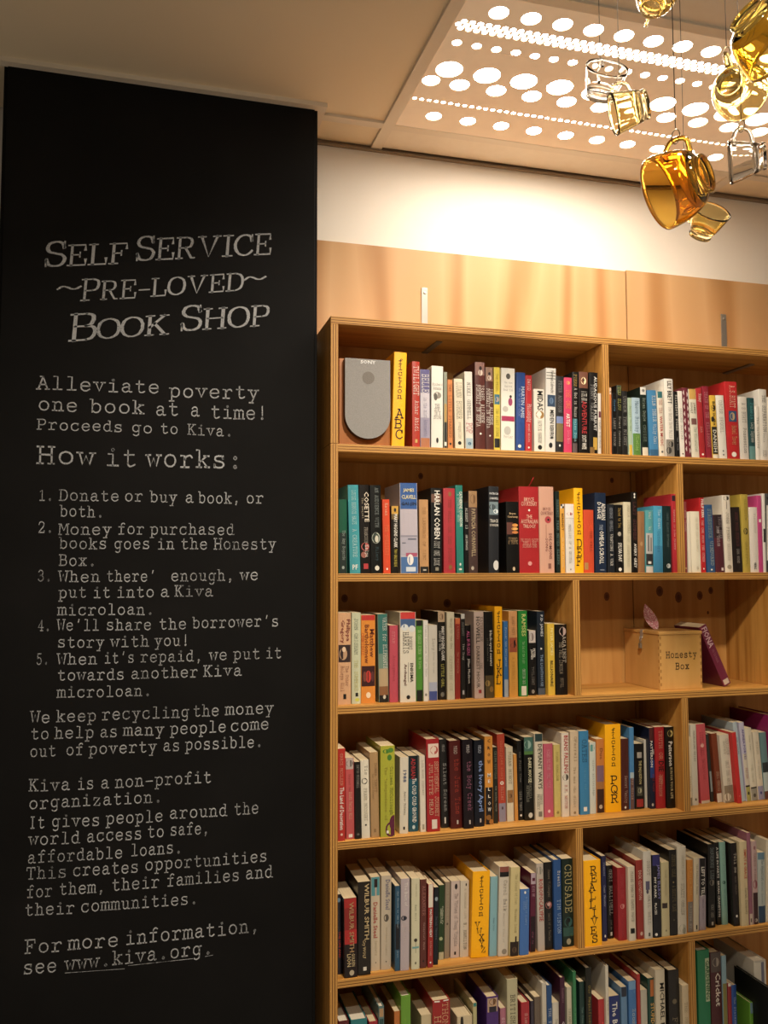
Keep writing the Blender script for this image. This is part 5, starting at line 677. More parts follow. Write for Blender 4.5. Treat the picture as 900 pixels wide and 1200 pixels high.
def book(r, b, x, w, y, h, lean, col, typ, dec, depth=None):
    hard = typ in 'hD'
    t = .0024 if hard else .0007
    ov = .0030 if hard else .0
    if depth is None:
        depth = (.112 if h < .19 else .129 if h < .212 else .152 if h < .246 else .178) + random.uniform(-.003, .003) + (.006 if hard else 0)
    depth = min(depth, DEP - .003 - y)
    ztop = Z0 - r * PITCH + TH
    root = bpy.data.objects.new('book', None); COL.objects.link(root); root.empty_display_size = .02
    root.location = (x, y, ztop + .0002 + (w * math.sin(lean) if lean > 0 else 0)); root.rotation_euler = (0, lean, 0)
    bm = bmesh.new()
    rr = min(.0022 if hard else .0014, w * .2); bulge = min(.0016, w * .06) if w > .016 else .0003
    # cover: one folded sheet (board, spine, board)
    out = [(0, depth), (0, rr + bulge), (rr * .3, rr * .35 + bulge * .9)]
    for k in range(7):
        u = k / 6; out.append((rr + (w - 2 * rr) * u, bulge * (1 - math.sin(math.pi * u)) ))
    out += [(w - rr * .3, rr * .35 + bulge * .9), (w, rr + bulge), (w, depth)]
    inn = [(t, depth), (t, rr + bulge + t)] + [(t + (w - 2 * t) * k / 8, rr * .3 + bulge + t) for k in range(9)] + [(w - t, rr + bulge + t), (w - t, depth)]
    inn = inn[:len(out)]
    while len(inn) < len(out): inn.append(inn[-1])
    V = [[bm.verts.new((p[0], p[1], z)) for p in pp] for pp in (out, inn) for z in (0, h)]
    O0, O1, I0, I1 = V; n = len(out)
    for i in range(n - 1):
        for q in ((O0[i], O0[i + 1], O1[i + 1], O1[i]), (I0[i + 1], I0[i], I1[i], I1[i + 1]), (O1[i], O1[i + 1], I1[i + 1], I1[i]), (O0[i + 1], O0[i], I0[i], I0[i + 1])):
            try: bm.faces.new(q)
            except ValueError: pass
    for i, s in ((0, 1), (n - 1, -1)):
        q = (O0[i], O1[i], I1[i], I0[i])
        bm.faces.new(q if s > 0 else q[::-1])
    mats = [mat('yellow_cover', col, .5) if typ == 'D' else cover_mat(col, .38 if hard else .32)]
    def mi(c):
        m = ink(c)
        if m not in mats: mats.append(m)
        return mats.index(m)
    def ys(u): return bulge * (1 - math.sin(math.pi * min(max((u * w - rr) / max(w - 2 * rr, 1e-6), 0), 1)))
    X = Vector((1, 0, 0)); Zv = Vector((0, 0, 1))
    def strip(u0, u1, d0, d1, c, off):
        N = 4
        for k in range(N):
            a = u0 + (u1 - u0) * k / N; e = u0 + (u1 - u0) * (k + 1) / N
            quad(bm, [(a * w, ys(a) - off, h * (1 - d1)), (e * w, ys(e) - off, h * (1 - d1)), (e * w, ys(e) - off, h * (1 - d0)), (a * w, ys(a) - off, h * (1 - d0))], mi(c))
    sl, sr = rr / w, 1 - rr / w
    for i, D in enumerate(dec):
        off = .0001 + .00005 * i; k = D[0]
        if k == 'b': strip(sl, sr, D[1], D[2], D[3], off)
        elif k == 'r': strip(max(D[1], sl), min(D[2], sr), D[3], D[4], D[5], off)
        elif k == 'o':
            u, d, ru, rv, c = D[1:]
            N = 14; pts = []
            for q in range(N):
                a = 2 * math.pi * q / N; uu = min(max(u + ru * math.cos(a), sl), sr); zz = min(max(h * (1 - d) + rv * w * math.sin(a), .0006), h - .0006)
                pts.append((uu * w, ys(uu) - off, zz))
            quad(bm, pts, mi(c))
        elif k == 'x':
            for q in range(9):
                for s in range(2):
                    u = .25 + .5 * s; d = D[1] + (D[2] - D[1]) * (q + .5 + .25 * s) / 9.5
                    quad(bm, [(u * w, ys(u) - off, h * (1 - d) - .008), ((u + .2) * w, ys(u) - off, h * (1 - d)), (u * w, ys(u) - off, h * (1 - d) + .008), ((u - .2) * w, ys(u) - off, h * (1 - d))], mi(D[3]))
        else:
            off = .0005 + .00003 * i
            if k == 't':
                txt, d0, d1, u0, u1, c, fnt = D[1:]
                um = (u0 + u1) / 2; org = (u0 * w, min(ys(u0), ys(um), ys(u1)) - off, h * (1 - d0))
                fn = sans_into if fnt == 's' else slab_into
                fn(bm, txt, org, -Zv, X, (d1 - d0) * h, (u1 - u0) * w, mi(c))
            elif k == 'h':
                txt, d, wf, c, fnt = D[1:]
                ww = wf * w; hh = min(ww / max(len(txt) * .62, 1) * 1.15, .020)
                if len(txt) > 8: hh *= 1.25
                org = ((w - ww) / 2, -off, h * (1 - d) - hh / 2)
                fn = sans_into if fnt == 's' else slab_into
                fn(bm, txt, org, X, Zv, ww, hh, mi(c))
            elif k == 'v':
                txt, d0, d1, c = D[1:]; low = txt.islower(); nn = len(txt)
                step = (d1 - d0) * h / nn; gh = step * (.84 if low else .82)
                gw = min(gh * 1.12, w * (.50 if low else .66))
                for q, ch in enumerate(txt):
                    u = .5 + (.0 if low else random.uniform(-.07, .07)) + ((q - 2) * .09 if txt == 'VWXYZ' else 0)
                    sy = gh / (10.0 if not low else 10.4)
                    org = (u * w - gw / 2, -off, h * (1 - d0) - step * (q + .90))
                    letters(bm, ch, org, X, Zv, gw / 10, sy, .66 if low else .64, mi(c), 4)
    o = link('cover', bm, mats, root)
    bm = bmesh.new()
    box(bm, (t + .0002, .0032 + bulge, ov + .0003), (w - t - .0002, depth - ov - .0004, h - ov - .0003))
    link('page_block', bm, page_w if (hard and random.random() < .5) else page_m, root)
    return root
ROWN = {1: 'top', 2: 'second', 3: 'third', 4: 'fourth', 5: 'fifth', 6: 'bottom'}
prev = None; used = set()
for B in BOOKS:
    r, b, x, w, y, h, lean, col, typ, desc, short, dec = B[:12]
    o = book(r, b, x, w, y, h, lean, col, typ, dec, B[12] if len(B) > 12 else None)
    place = '%s shelf %s bay' % (ROWN[r], ('first', 'second')[b])
    lab = '%s right of %s, %s' % (desc, prev[2], place) if prev and prev[:2] == (r, b) else '%s next to left upright, %s' % (desc, place)
    if len(lab.split()) > 16: lab = lab.replace(' ' + ('first', 'second')[b] + ' bay', '')
    if len(lab.split()) > 16: lab = lab.replace(' right of ', ' after ')
    tag(o, lab, 'shelf divider' if typ == 'D' else 'book', 'books on the %s shelf' % ROWN[r])
    if typ == 'D': o.name = 'shelf_divider'; o['group'] = 'yellow lettered shelf dividers'
    used.add(lab)
    prev = (r, b, short)
    if 'ribbon' in desc:
        bm = bmesh.new(); tube(bm, [(w * .75, .05, h - .004), (w * .74, .035, h + .004), (w * .68, .012, h + .010), (w * .72, .004, h + .020), (w * .8, .006, h + .028)], [.0012, .0013, .0013, .0013, .001], 6)
        link('ribbon_marker', bm, mat('red_ribbon', '#b0141c', .5), o, True)

# ------------------------------------------------------------------ loudspeaker
sp = empty('loudspeaker', (.028, .0, Z0 - PITCH + TH), 'small wooden loudspeaker with grey arched cloth grille on the top shelf', 'loudspeaker')
bm = bmesh.new(); box(bm, (0, .022, .0004), (.1425, .185, .237), 0, None, .002)
link('cabinet', bm, noise_mat('speaker_veneer', [(.3, '#925728'), (.6, '#a66833'), (.8, '#985d2d')], (30, 30, 3), rough=.4), sp)
def arch(x0, x1, z0, z1, n=20):
    r = (x1 - x0) / 2; pts = [(x1, z1), (x0, z1), (x0, z0 + r)]
    for k in range(1, n): a = math.pi + math.pi * k / n; pts.append(((x0 + x1) / 2 + r * math.cos(a), z0 + r + r * math.sin(a)))
    pts.append((x1, z0 + r)); return pts
bm = bmesh.new(); A = arch(.0115, .1375, .0165, .2335)
f0 = [bm.verts.new((p[0], .0005, p[1])) for p in A]; f1 = [bm.verts.new((p[0], .0225, p[1])) for p in A]
N = len(A)
f = bm.faces.new(f0); f.material_index = 0
for i in range(N): q = bm.faces.new((f0[i], f1[i], f1[(i + 1) % N], f0[(i + 1) % N])); q.material_index = 1
bmesh.ops.recalc_face_normals(bm, faces=bm.faces)
grille = noise_mat('grey_speaker_cloth', [(.35, '#7f7c78'), (.65, '#8c8985')], (500, 500, 500), rough=.8)
link('grille', bm, [grille, mat('grille_frame', '#33261f', .5)], sp)
bm = bmesh.new(); bm.faces.new([bm.verts.new((.076 + .017 * math.cos(2 * math.pi * k / 32), .0002, .1825 + .017 * math.sin(2 * math.pi * k / 32))) for k in range(32)])
tag(link('tweeter', bm, noise_mat('darker_speaker_cloth', [(.35, '#6a655f'), (.65, '#78726b')], (500, 500, 500), rough=.8), sp), 'darker round tweeter behind the cloth')
bm = bmesh.new(); sans_into(bm, 'SONY', (.054, -.0006, .2205), (1, 0, 0), (0, 0, 1), .042, .0095, 0, 2.6)
link('badge', bm, mat('chrome_badge', '#e8e8e6', .25, .2), sp)

# ------------------------------------------------------------------ honesty box
zs3 = Z0 - 3 * PITCH + TH
hb = empty('honesty_box', (.9962, .0285, zs3), 'pale wooden money box lettered Honesty Box on the third shelf', 'money box')
box_m = noise_mat('birch_ply', [(.3, '#c08e4c'), (.5, '#d0a05c'), (.7, '#c89850')], (14, 14, 2.5), rough=.5)
bm = bmesh.new(); box(bm, (0, 0, .0004), (.1435, .192, .1615), 0, None, .0012)
for k in range(8):   # finger joints on the corner
    quad(bm, [(.0004, -.0003, .012 + k * .0195), (.006, -.0003, .012 + k * .0195), (.006, -.0003, .021 + k * .0195), (.0004, -.0003, .021 + k * .0195)], 1)
    quad(bm, [(.1375, -.0003, .012 + k * .0195), (.1431, -.0003, .012 + k * .0195), (.1431, -.0003, .021 + k * .0195), (.1375, -.0003, .021 + k * .0195)], 1)
    quad(bm, [(-.0003, .0004, .0215 + k * .0195), (-.0003, .006, .0215 + k * .0195), (-.0003, .006, .030 + k * .0195), (-.0003, .0004, .030 + k * .0195)], 1)
link('body', bm, [box_m, mat('joint_end_grain', '#a8763a', .6)], hb)
bm = bmesh.new(); letters(bm, 'Honesty', (.0205, -.0006, .094), (1, 0, 0), (0, 0, 1), .106 / 73, .0176 / 10, .62, 0, 4, jit=.1, wob=.25); letters(bm, 'Box', (.052, -.0006, .060), (1, 0, 0), (0, 0, 1), .048 / 31, .0176 / 10, .62, 0, 4, jit=.1, wob=.25)
tag(link('lettering', bm, mat('black_stamp_ink', '#17120d', .6), hb), 'black typewriter style words on the pale front')
bm = bmesh.new(); box(bm, (-.002, -.002, .1618), (.1455, .194, .1715), 0, None, .0015)
link('lid', bm, box_m, hb)
cl = bmesh.new(); box(cl, (-.0034, .083, .148), (-.0022, .097, .170), 0, None, .0004); box(cl, (-.0022, .083, .1675), (.004, .097, .1725), 0, None, .0004)
tube(cl, [(-.004, .085, .152), (-.006, .0855, .142), (-.006, .090, .139), (-.006, .0945, .142), (-.004, .095, .152)], .0011, 6)
hasp = tag(link('hasp', cl, mat('bright_zinc', '#c9c5ba', .35, .6), hb), 'steel hasp with padlock')
pl = bmesh.new(); box(pl, (-.0105, .0845, .116), (-.0042, .0965, .131), 0, None, .0012)
tube(pl, [(-.0072, .087, .130), (-.0072, .087, .139), (-.0072, .0905, .143), (-.0072, .094, .139), (-.0072, .094, .130)], .0012, 6)
link('padlock', pl, mat('dull_padlock', '#9c9482', .4, .6), hasp)
# pink paper leaf standing in the lid slot
bm = bmesh.new(); pts = []
for i in range(11):
    t = i / 10; wd = .027 * math.sin(math.pi * min(t * .92 + .08, 1)) ** .8 * (1 - .25 * t); c = Vector((-.030 * t, .010 * t, .071 * t))
    pts.append((c + Vector((-wd * .95, -.006, .004 * t)), c, c + Vector((wd * .85, -.004, .006 * t))))
def sheet(dy):
    return [[bm.verts.new(Vector(q) + Vector((0, dy, 0))) for q in p] for p in pts]
sA, sB = sheet(0), sheet(.0006)
for i in range(10):
    for k in range(2):
        bm.faces.new((sA[i][k], sA[i][k + 1], sA[i + 1][k + 1], sA[i + 1][k])); bm.faces.new((sB[i][k], sB[i + 1][k], sB[i + 1][k + 1], sB[i][k + 1]))
for i in range(10):
    bm.faces.new((sA[i][0], sA[i + 1][0], sB[i + 1][0], sB[i][0])); bm.faces.new((sA[i][2], sB[i][2], sB[i + 1][2], sA[i + 1][2]))
pm = bpy.data.materials.new('pink_floral_paper'); pm.use_nodes = True; nt = pm.node_tree; tc = nt.nodes.new('ShaderNodeTexCoord'); vo = nt.nodes.new('ShaderNodeTexVoronoi'); vo.inputs['Scale'].default_value = 220
rp = nt.nodes.new('ShaderNodeValToRGB'); rp.color_ramp.elements[0].position = .25; rp.color_ramp.elements[0].color = lin('#f0dcd4'); rp.color_ramp.elements[1].position = .5; rp.color_ramp.elements[1].color = lin('#c8808a')
nt.links.new(tc.outputs['Object'], vo.inputs['Vector']); nt.links.new(vo.outputs['Distance'], rp.inputs[0]); nt.links.new(rp.outputs[0], nt.nodes['Principled BSDF'].inputs['Base Color'])
o = link('paper_leaf', bm, pm); o.location = (1.049, .130, zs3 + .1722)
tag(o, 'pink patterned paper leaf sticking up from the honesty box lid', 'paper leaf')
# leaning book beside the box
o = book(3, 0, 1.2255, .027, .042, .197, math.radians(-24.5), '#7c2440', 'p', [('t', 'FIONA', .03, .36, .15, .85, '#e0b8bc', 's'), ('t', 'McIntosh', .40, .62, .3, .6, '#b87888', 'n'), ('r', .15, .85, .9, .98, '#d8c0a8')], .130)
tag(o, 'maroon paperback leaning against the wooden honesty box', 'book', 'books on the third shelf')

# ------------------------------------------------------------------ hanging glass cups
R3, U3, F3 = _r.copy(), Vector((0, 0, 1)), Vector((_f.x, _f.y, 0)).normalized()
def glass(name, c, rough=.0):
    m = mat(name, '#ffffff', rough); b = m.node_tree.nodes['Principled BSDF']
    b.inputs['Base Color'].default_value = c; b.inputs['Transmission Weight'].default_value = 1; b.inputs['IOR'].default_value = 1.48; b.inputs['Specular IOR Level'].default_value = .5
    return m
CUPS = [
 # pos, rim radius, base radius, height, axis (r,u,f) base->rim, handle dir (r,u,f), glass colour, shape, label
 ((.4985, -.779, 2.585), .044, .022, .062, (.35, .88, .2), (.2, .3, .9), ('honey', (.96, .82, .42, 1)), 'bowl', 'golden yellow glass cup at the top edge, showing its rounded base'),
 ((.4001, -.7405, 2.4145), .043, .028, .060, (.10, .62, -.78), (0, .75, .66), ('clear', (.98, .99, .99, 1)), 'mug', 'colourless glass cup hanging before the light panel'),
 ((.3456, -.9218, 2.2551), .037, .026, .060, (-.88, -.22, .15), (.1, .97, .1), ('pale', (.985, .90, .58, 1)), 'mug', 'pale yellow glass cup with amber base beside the colourless one'),
 ((.4617, -1.0569, 2.2356), .044, .021, .062, (.62, .10, .74), (-.25, .95, 0), ('gold', (.955, .82, .36, 1)), 'bowl', 'gold glass bowl cup showing its round foot ring'),
 ((.3355, -1.2768, 2.1762), .052, .026, .074, (.80, -.50, .35), (.1, .9, 0), ('deep', (.97, .77, .20, 1)), 'bowl', 'deep gold glass cup at the top right corner'),
 ((.1718, -1.3174, 1.9223), .0475, .024, .064, (-.70, -.12, .70), (.15, 1, .1), ('orange', (.93, .57, .09, 1)), 'bowl', 'large burnt orange glass teacup hanging lowest but one'),
 ((.4163, -1.1363, 2.0705), .033, .020, .052, (-.92, -.05, .36), (.1, 1, 0), ('clear', (.98, .99, .99, 1)), 'mug', 'colourless glass teacup below the gold bowl cup'),
 ((.6031, -.7766, 2.1315), .039, .023, .056, (.18, .62, -.76), (-.7, .6, .3), ('honey', (.96, .82, .42, 1)), 'mug', 'small honey yellow glass cup hanging lowest, behind the orange teacup'),
]
hang_m = mat('thin_wire', '#3a342e', .7, 0., .1)
for pos, rr_, rb, ht, ax, hd, (gn, gc), shape, lab in CUPS:
    a = (R3 * ax[0] + U3 * ax[1] + F3 * ax[2]).normalized(); hdir = (R3 * hd[0] + U3 * hd[1] + F3 * hd[2]); hdir = (hdir - a * hdir.dot(a)).normalized(); s = a.cross(hdir)
    M = Matrix(((hdir.x, s.x, a.x, pos[0]), (hdir.y, s.y, a.y, pos[1]), (hdir.z, s.z, a.z, pos[2]), (0, 0, 0, 1)))
    root = empty('glass_cup', (0, 0, 0), lab, 'cup', 'glass cups hanging from the ceiling'); root.matrix_world = M
    gm = glass('tinted_glass_' + gn.strip('#'), gc)
    th = .0022; z0 = -ht / 2
    def R(t):
        if shape == 'bowl': return rb + (rr_ - rb) * math.sqrt(max(1 - (1 - t) ** 2, 0)) ** 1.05
        return rb + (rr_ - rb) * (t ** .8)
    prof = [(0, z0 + .004), (rb * .75, z0 + .0035), (rb * .82, z0), (rb, z0), (rb * 1.02, z0 + .004), (rb * .96, z0 + .007)]
    prof += [(R(t) if t > .0 else rb, z0 + .008 + (ht - .008) * t) for t in (i / 12 for i in range(1, 13))]
    prof += [(rr_ - th * .5, z0 + ht + .001)]
    prof += [(R(t) - th, z0 + .008 + (ht - .008) * t) for t in (i / 12 for i in range(12, 1, -1))]
    prof += [(rb * .8, z0 + .0125), (0, z0 + .0105)]
    bm = bmesh.new(); lathe(bm, prof, 48); bmesh.ops.recalc_face_normals(bm, faces=bm.faces)
    link('body', bm, gm, root, True)
    rh = R(.72); hp = [(rh - .0008, 0, z0 + ht * .80), (rh + .010, 0, z0 + ht * .83), (rh + .021, 0, z0 + ht * .72), (rh + .0225, 0, z0 + ht * .55), (rh + .015, 0, z0 + ht * .37), (R(.25) - .0008, 0, z0 + ht * .30)]
    hp3 = crom(hp, False, 5)
    bm = bmesh.new(); tube(bm, hp3, .0034, 10)
    link('handle', bm, gm, root, True)
    top = max((M @ Vector(p) for p in hp3), key=lambda p: p.z)
    wr = empty('hanging_wire', top, None, None)
    bm = bmesh.new(); tip = CEIL - .0075 - top.z
    loop = [Vector((.0085 * math.sin(2 * math.pi * k / 12) * .7, .003 * math.cos(2 * math.pi * k / 12), -.0005 + .0085 * (1 - math.cos(2 * math.pi * k / 12)) - .0045)) for k in range(12)]
    tube(bm, loop, .0007, 6, 0, True)
    link('hook', bm, mat('wire_hook', '#7a6a50', .35, .8), wr)
    bm = bmesh.new(); tube(bm, [(0, 0, .0125), (0, 0, tip)], .0006, 6); link('strand', bm, hang_m, wr)
    tag(wr, 'thin wire holding up the ' + ' '.join(lab.replace(',', '').split()[:9]), 'wire', 'wires holding the glass cups')

# ------------------------------------------------------------------ chalk lettering on the black column
TEXT = [
('H','SELF',-.7247,2.2091,-.5309,2.2366,.0636,.0527),
('H','SERVICE',-.503,2.2458,-.1555,2.2977,.0636,.0561),
('H','~',-.6955,2.1381,-.641,2.1446,.0408,.0408),
('H','PRE',-.6389,2.1283,-.5066,2.1467,.0548,.0475),
('H','-',-.497,2.1494,-.4707,2.1535,.0484,.0484),
('H','LOVED',-.4663,2.1539,-.2303,2.1911,.0504,.0467),
('H','~',-.2239,2.2042,-.1692,2.2119,.0433,.0433),
('H','BOOK',-.6645,2.0218,-.4205,2.0576,.0679,.0507),
('H','SHOP',-.3866,2.0685,-.1618,2.1004,.0657,.0544),
('T','Alleviate',-.738,1.8943,-.4403,1.8996,.0267),
('T','poverty',-.4163,1.8917,-.183,1.8982,.0277),
('T','one',-.7343,1.8412,-.6398,1.8422,.0266),
('T','book',-.6119,1.8408,-.4772,1.8436,.027),
('T','at',-.45,1.8421,-.3908,1.843,.0275),
('T','a',-.3613,1.8435,-.337,1.8437,.0278),
('T','time!',-.3098,1.8403,-.1601,1.8433,.028),
('T','Proceeds',-.7356,1.7925,-.5301,1.7948,.0212),
('T','go',-.5085,1.7948,-.4563,1.7942,.0218),
('T','to',-.437,1.7941,-.3919,1.795,.022),
('T','Kiva.',-.3678,1.7942,-.2499,1.7943,.0222),
('T','How',-.7336,1.7079,-.5966,1.7069,.0352),
('T','it',-.5712,1.7068,-.4941,1.7074,.0359),
('T','works:',-.4706,1.7072,-.2261,1.7109,.0363),
('T','1.',-.7273,1.6146,-.693,1.6153,.0219),
('T','Donate',-.6798,1.6156,-.5355,1.6167,.022),
('T','or',-.5227,1.6169,-.477,1.6178,.0224),
('T','buy',-.4605,1.6154,-.3921,1.6159,.0226),
('T','a',-.3717,1.6163,-.3495,1.6167,.0228),
('T','book,',-.3387,1.616,-.2299,1.6171,.0229),
('T','or',-.2143,1.6174,-.1679,1.6174,.0233),
('T','both.',-.6773,1.5761,-.5713,1.575,.022),
('T','2.',-.7271,1.5344,-.6912,1.5347,.0218),
('T','Money',-.6779,1.5305,-.5527,1.5317,.0219),
('T','for',-.5383,1.5327,-.4722,1.5333,.0223),
('T','purchased',-.4584,1.5335,-.2447,1.5336,.0225),
('T','books',-.6772,1.4955,-.563,1.4952,.0218),
('T','goes',-.5461,1.4953,-.4578,1.4957,.0222),
('T','in',-.4404,1.4949,-.3975,1.4951,.0225),
('T','the',-.3817,1.4952,-.3131,1.4956,.0226),
('T','Honesty',-.2969,1.4956,-.1344,1.4964,.0229),
('T','Box.',-.6762,1.4528,-.5875,1.4528,.0218),
('T','3.',-.7251,1.4148,-.6917,1.4146,.0216),
('T','When',-.6762,1.4128,-.5783,1.4123,.0217),
('T',"there'",-.5632,1.4131,-.4417,1.4125,.022),
('T','enough,',-.4051,1.4132,-.2436,1.4142,.0225),
('T','we',-.2281,1.415,-.1804,1.4157,.0229),
('T','put',-.6753,1.3737,-.6093,1.3731,.0217),
('T','it',-.5943,1.3729,-.5523,1.3725,.0219),
('T','into',-.5379,1.3732,-.4455,1.3732,.0221),
('T','a',-.4307,1.3731,-.4081,1.3728,.0223),
('T','Kiva',-.395,1.3736,-.2974,1.3736,.0224),
('T','microloan.',-.676,1.3305,-.4448,1.3287,.0216),
('T','4.',-.7222,1.2926,-.6914,1.292,.0214),
('T',"We'll",-.6768,1.2925,-.5776,1.2905,.0216),
('T','share',-.5617,1.2911,-.4511,1.2898,.0219),
('T','the',-.433,1.2903,-.364,1.2898,.0222),
('T',"borrower's",-.3499,1.2922,-.1258,1.2934,.0225),
('T','story',-.6758,1.2512,-.5651,1.2484,.0215),
('T','with',-.55,1.2498,-.4565,1.2483,.0219),
('T','you!',-.4436,1.2489,-.3564,1.2485,.0221),
('T','5.',-.7235,1.2106,-.6936,1.2105,.0213),
('T','When',-.6749,1.2091,-.581,1.2071,.0215),
('T',"it's",-.5644,1.2092,-.4918,1.2088,.0218),
('T','repaid,',-.4773,1.2092,-.3223,1.2073,.022),
('T','we',-.3054,1.2086,-.2598,1.2091,.0225),
('T','put',-.2444,1.2095,-.1743,1.2093,.0226),
('T','it',-.1605,1.2098,-.1178,1.2095,.0228),
('T','towards',-.674,1.1697,-.5148,1.1675,.0214),
('T','another',-.4996,1.1687,-.3333,1.1665,.0219),
('T','Kiva',-.3201,1.1679,-.2214,1.1672,.0224),
('T','microloan.',-.6731,1.1286,-.4485,1.1239,.0214),
('T','We',-.7329,1.0702,-.688,1.0689,.022),
('T','keep',-.6743,1.0699,-.58,1.068,.0221),
('T','recycling',-.5675,1.0691,-.3541,1.0661,.0224),
('T','the',-.3453,1.0675,-.2789,1.0662,.023),
('T','money',-.2628,1.0673,-.1383,1.067,.0233),
('T','to',-.732,1.0297,-.6895,1.0292,.0219),
('T','help',-.6774,1.0294,-.585,1.0271,.0221),
('T','as',-.5709,1.0272,-.5292,1.0267,.0224),
('T','many',-.5149,1.0277,-.4161,1.0252,.0225),
('T','people',-.4014,1.0262,-.2606,1.0243,.0228),
('T','come',-.2499,1.0255,-.15,1.0268,.0232),
('T','out',-.7326,.9877,-.6724,.9868,.0219),
('T','of',-.6497,.9872,-.6089,.9865,.0221),
('T','poverty',-.5965,.9866,-.4335,.9842,.0222),
('T','as',-.4181,.9842,-.3766,.9836,.0227),
('T','possible.',-.3635,.9838,-.1653,.9816,.0229),
('T','Kiva',-.733,.9067,-.6382,.9028,.0226),
('T','is',-.6219,.9034,-.5825,.9024,.0229),
('T','a',-.5668,.9022,-.5461,.9016,.0231),
('T','non-profit',-.5328,.9016,-.2967,.8989,.0231),
('T','organization.',-.732,.8642,-.4179,.8583,.0225),
('T','It',-.7308,.8175,-.6942,.8163,.0225),
('T','gives',-.679,.8168,-.5668,.8121,.0226),
('T','people',-.5528,.8144,-.4155,.8106,.023),
('T','around',-.4002,.8154,-.2559,.8123,.0234),
('T','the',-.2389,.8128,-.175,.8124,.0239),
('T','world',-.7299,.7785,-.6127,.7737,.0224),
('T','access',-.5972,.7749,-.4659,.7716,.0228),
('T','to',-.4533,.774,-.4124,.7724,.0232),
('T','safe,',-.3979,.7738,-.3005,.7711,.0233),
('T','affordable',-.732,.7357,-.5114,.7295,.0223),
('T','loans.',-.493,.7313,-.3671,.7297,.023),
('T','This',-.7335,.6988,-.6418,.6943,.0223),
('T','creates',-.6281,.6964,-.473,.6912,.0226),
('T','opportunities',-.4579,.6932,-.1523,.689,.0231),
('T','for',-.7324,.6551,-.673,.6533,.0222),
('T','them,',-.6586,.6544,-.5513,.6505,.0224),
('T','their',-.5365,.6524,-.4217,.6497,.0228),
('T','families',-.4047,.6506,-.2231,.6471,.0232),
('T','and',-.208,.6492,-.1375,.6487,.0237),
('T','their',-.7353,.6128,-.6214,.6075,.0222),
('T','communities.',-.6077,.6086,-.3265,.6,.0225),
('T','For',-.7332,.5253,-.6477,.5212,.0253),
('T','more',-.6341,.5229,-.5176,.5187,.0256),
('T','information,',-.5019,.5194,-.171,.515,.026),
('T','see',-.7359,.4786,-.6594,.4741,.0252),
('T','www.kiva.org.',-.641,.4744,-.2885,.4746,.0255),
('U','',-.6409,.4686,-.5025,.4618),
('U','',-.4943,.4683,-.3379,.4666),
('U','',-.3076,.4682,-.2884,.4694)]
cm = bpy.data.materials.new('white_chalk'); cm.use_nodes = True; nt = cm.node_tree; b = nt.nodes['Principled BSDF']; b.inputs['Roughness'].default_value = .95; b.inputs['Specular IOR Level'].default_value = .1
tc = nt.nodes.new('ShaderNodeTexCoord'); n1 = nt.nodes.new('ShaderNodeTexNoise'); n1.inputs['Scale'].default_value = 420; n1.inputs['Detail'].default_value = 2
n2 = nt.nodes.new('ShaderNodeTexNoise'); n2.inputs['Scale'].default_value = 9; ad = nt.nodes.new('ShaderNodeMath'); ad.operation = 'MULTIPLY_ADD'; ad.inputs[1].default_value = .55
rp = nt.nodes.new('ShaderNodeValToRGB'); rp.color_ramp.elements[0].position = .50; rp.color_ramp.elements[0].color = lin('#383735'); rp.color_ramp.elements[1].position = .80; rp.color_ramp.elements[1].color = lin('#a9aaab')
nt.links.new(tc.outputs['Object'], n1.inputs['Vector']); nt.links.new(tc.outputs['Object'], n2.inputs['Vector'])
nt.links.new(n2.outputs[0], ad.inputs[0]); nt.links.new(n1.outputs[0], ad.inputs[2]); nt.links.new(ad.outputs[0], rp.inputs[0]); nt.links.new(rp.outputs[0], b.inputs['Base Color'])
YT = .0616
random.seed(3)
bmh, bmt = bmesh.new(), bmesh.new()
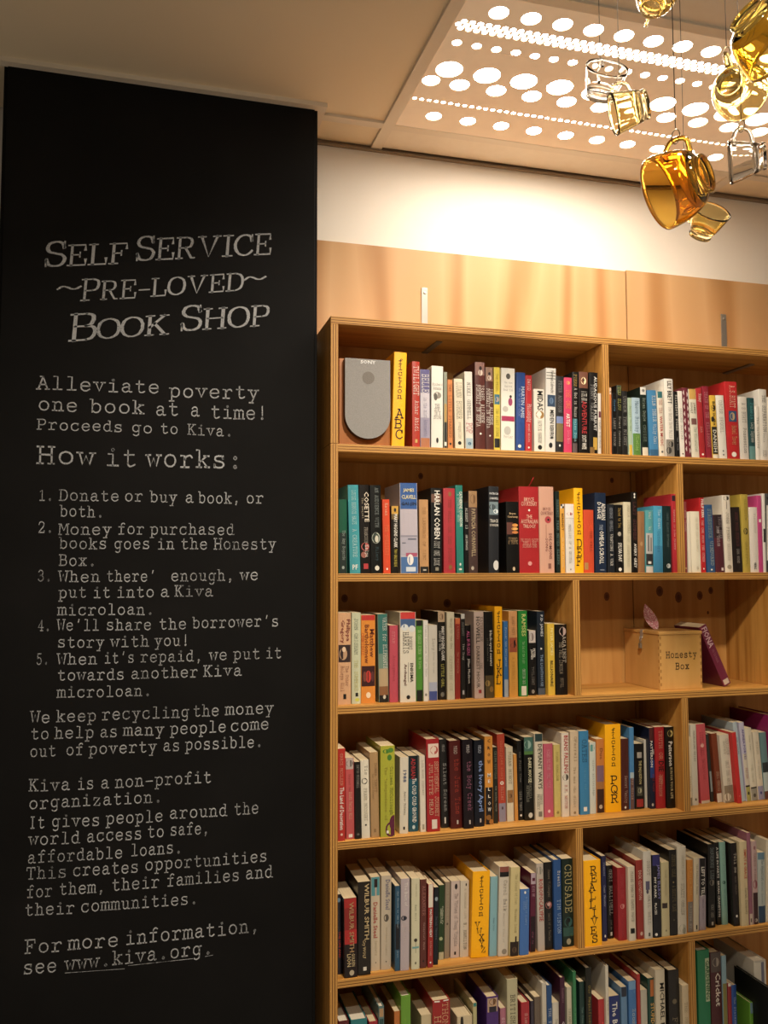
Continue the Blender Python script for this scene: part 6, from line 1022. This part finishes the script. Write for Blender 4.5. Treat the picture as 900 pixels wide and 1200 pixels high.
for T in TEXT:
    if T[0] == 'U':
        _, _, x0, za, x1, zb = T; a = Vector((x0, YT, za)); d = Vector((x1, YT, zb)) - a
        for i in range(14):
            p, q = a + d * (i / 14), a + d * ((i + 1) / 14); w0 = .0006 * random.uniform(.4, 1.2)
            quad(bmt, [p + Vector((0, 0, -w0)), q + Vector((0, 0, -w0)), q + Vector((0, 0, w0)), p + Vector((0, 0, w0))])
        continue
    txt, x0, za, x1, zb = T[1:6]
    org = Vector((x0, YT, za)); d = Vector((x1 - x0, 0, zb - za)); Ln = d.length; ux = d.normalized()
    if T[0] == 'T':
        xh = T[6]; k = len(txt); first = 1.4 if txt[0] in 'ilt1' else .6
        sx = Ln / (k * 10.5 - 1.4); sy = xh / 7.0 * .84
        letters(bmt, txt, org - ux * (sx * .5), ux, (0, 0, 1), sx, sy, .50, 0, 5, jit=.3, wob=.25)
    else:
        hb_, hs_ = T[6], T[7]; up = Vector((.06, 0, 1))
        # proportional small capitals
        ws = []
        for i, ch in enumerate(txt):
            S = strokes(ch, 6); xs = [p[0] for pts, _ in S for p in pts]; ws.append((min(xs), max(xs)))
        hh = [hb_ if i == 0 else hs_ for i in range(len(txt))]
        if txt in ('PRE', 'LOVED', '~', '-') : hh = [hs_ if txt == 'LOVED' else hb_] * len(txt)
        if txt == 'PRE': hh = [hb_, hs_, hs_]
        nat = [(w1 - w0) / 10 * h_ * (.92 if ch in 'SEFLPRB' else 1.05) for (w0, w1), h_, ch in zip(ws, hh, txt)]
        gap = .0075 if len(txt) > 1 else 0
        k = (Ln - gap * (len(txt) - 1)) / sum(nat); cur = 0
        for (w0, w1), h_, wn, ch in zip(ws, hh, nat, txt):
            sx = wn * k / (w1 - w0); o_ = org + ux * (cur - w0 * sx)
            for off in (0,):
                letters(bmh, ch, o_, ux, up, sx, h_ / 10, .64, 0, 6, contrast=.5, jit=.16)
            cur += wn * k + gap
tag(link('chalk_heading', bmh, cm, column), 'large white chalk capitals reading SELF SERVICE PRE-LOVED BOOK SHOP')
tag(link('chalk_lettering', bmt, cm, column), 'white chalk typewriter lettering explaining how the book shop works')
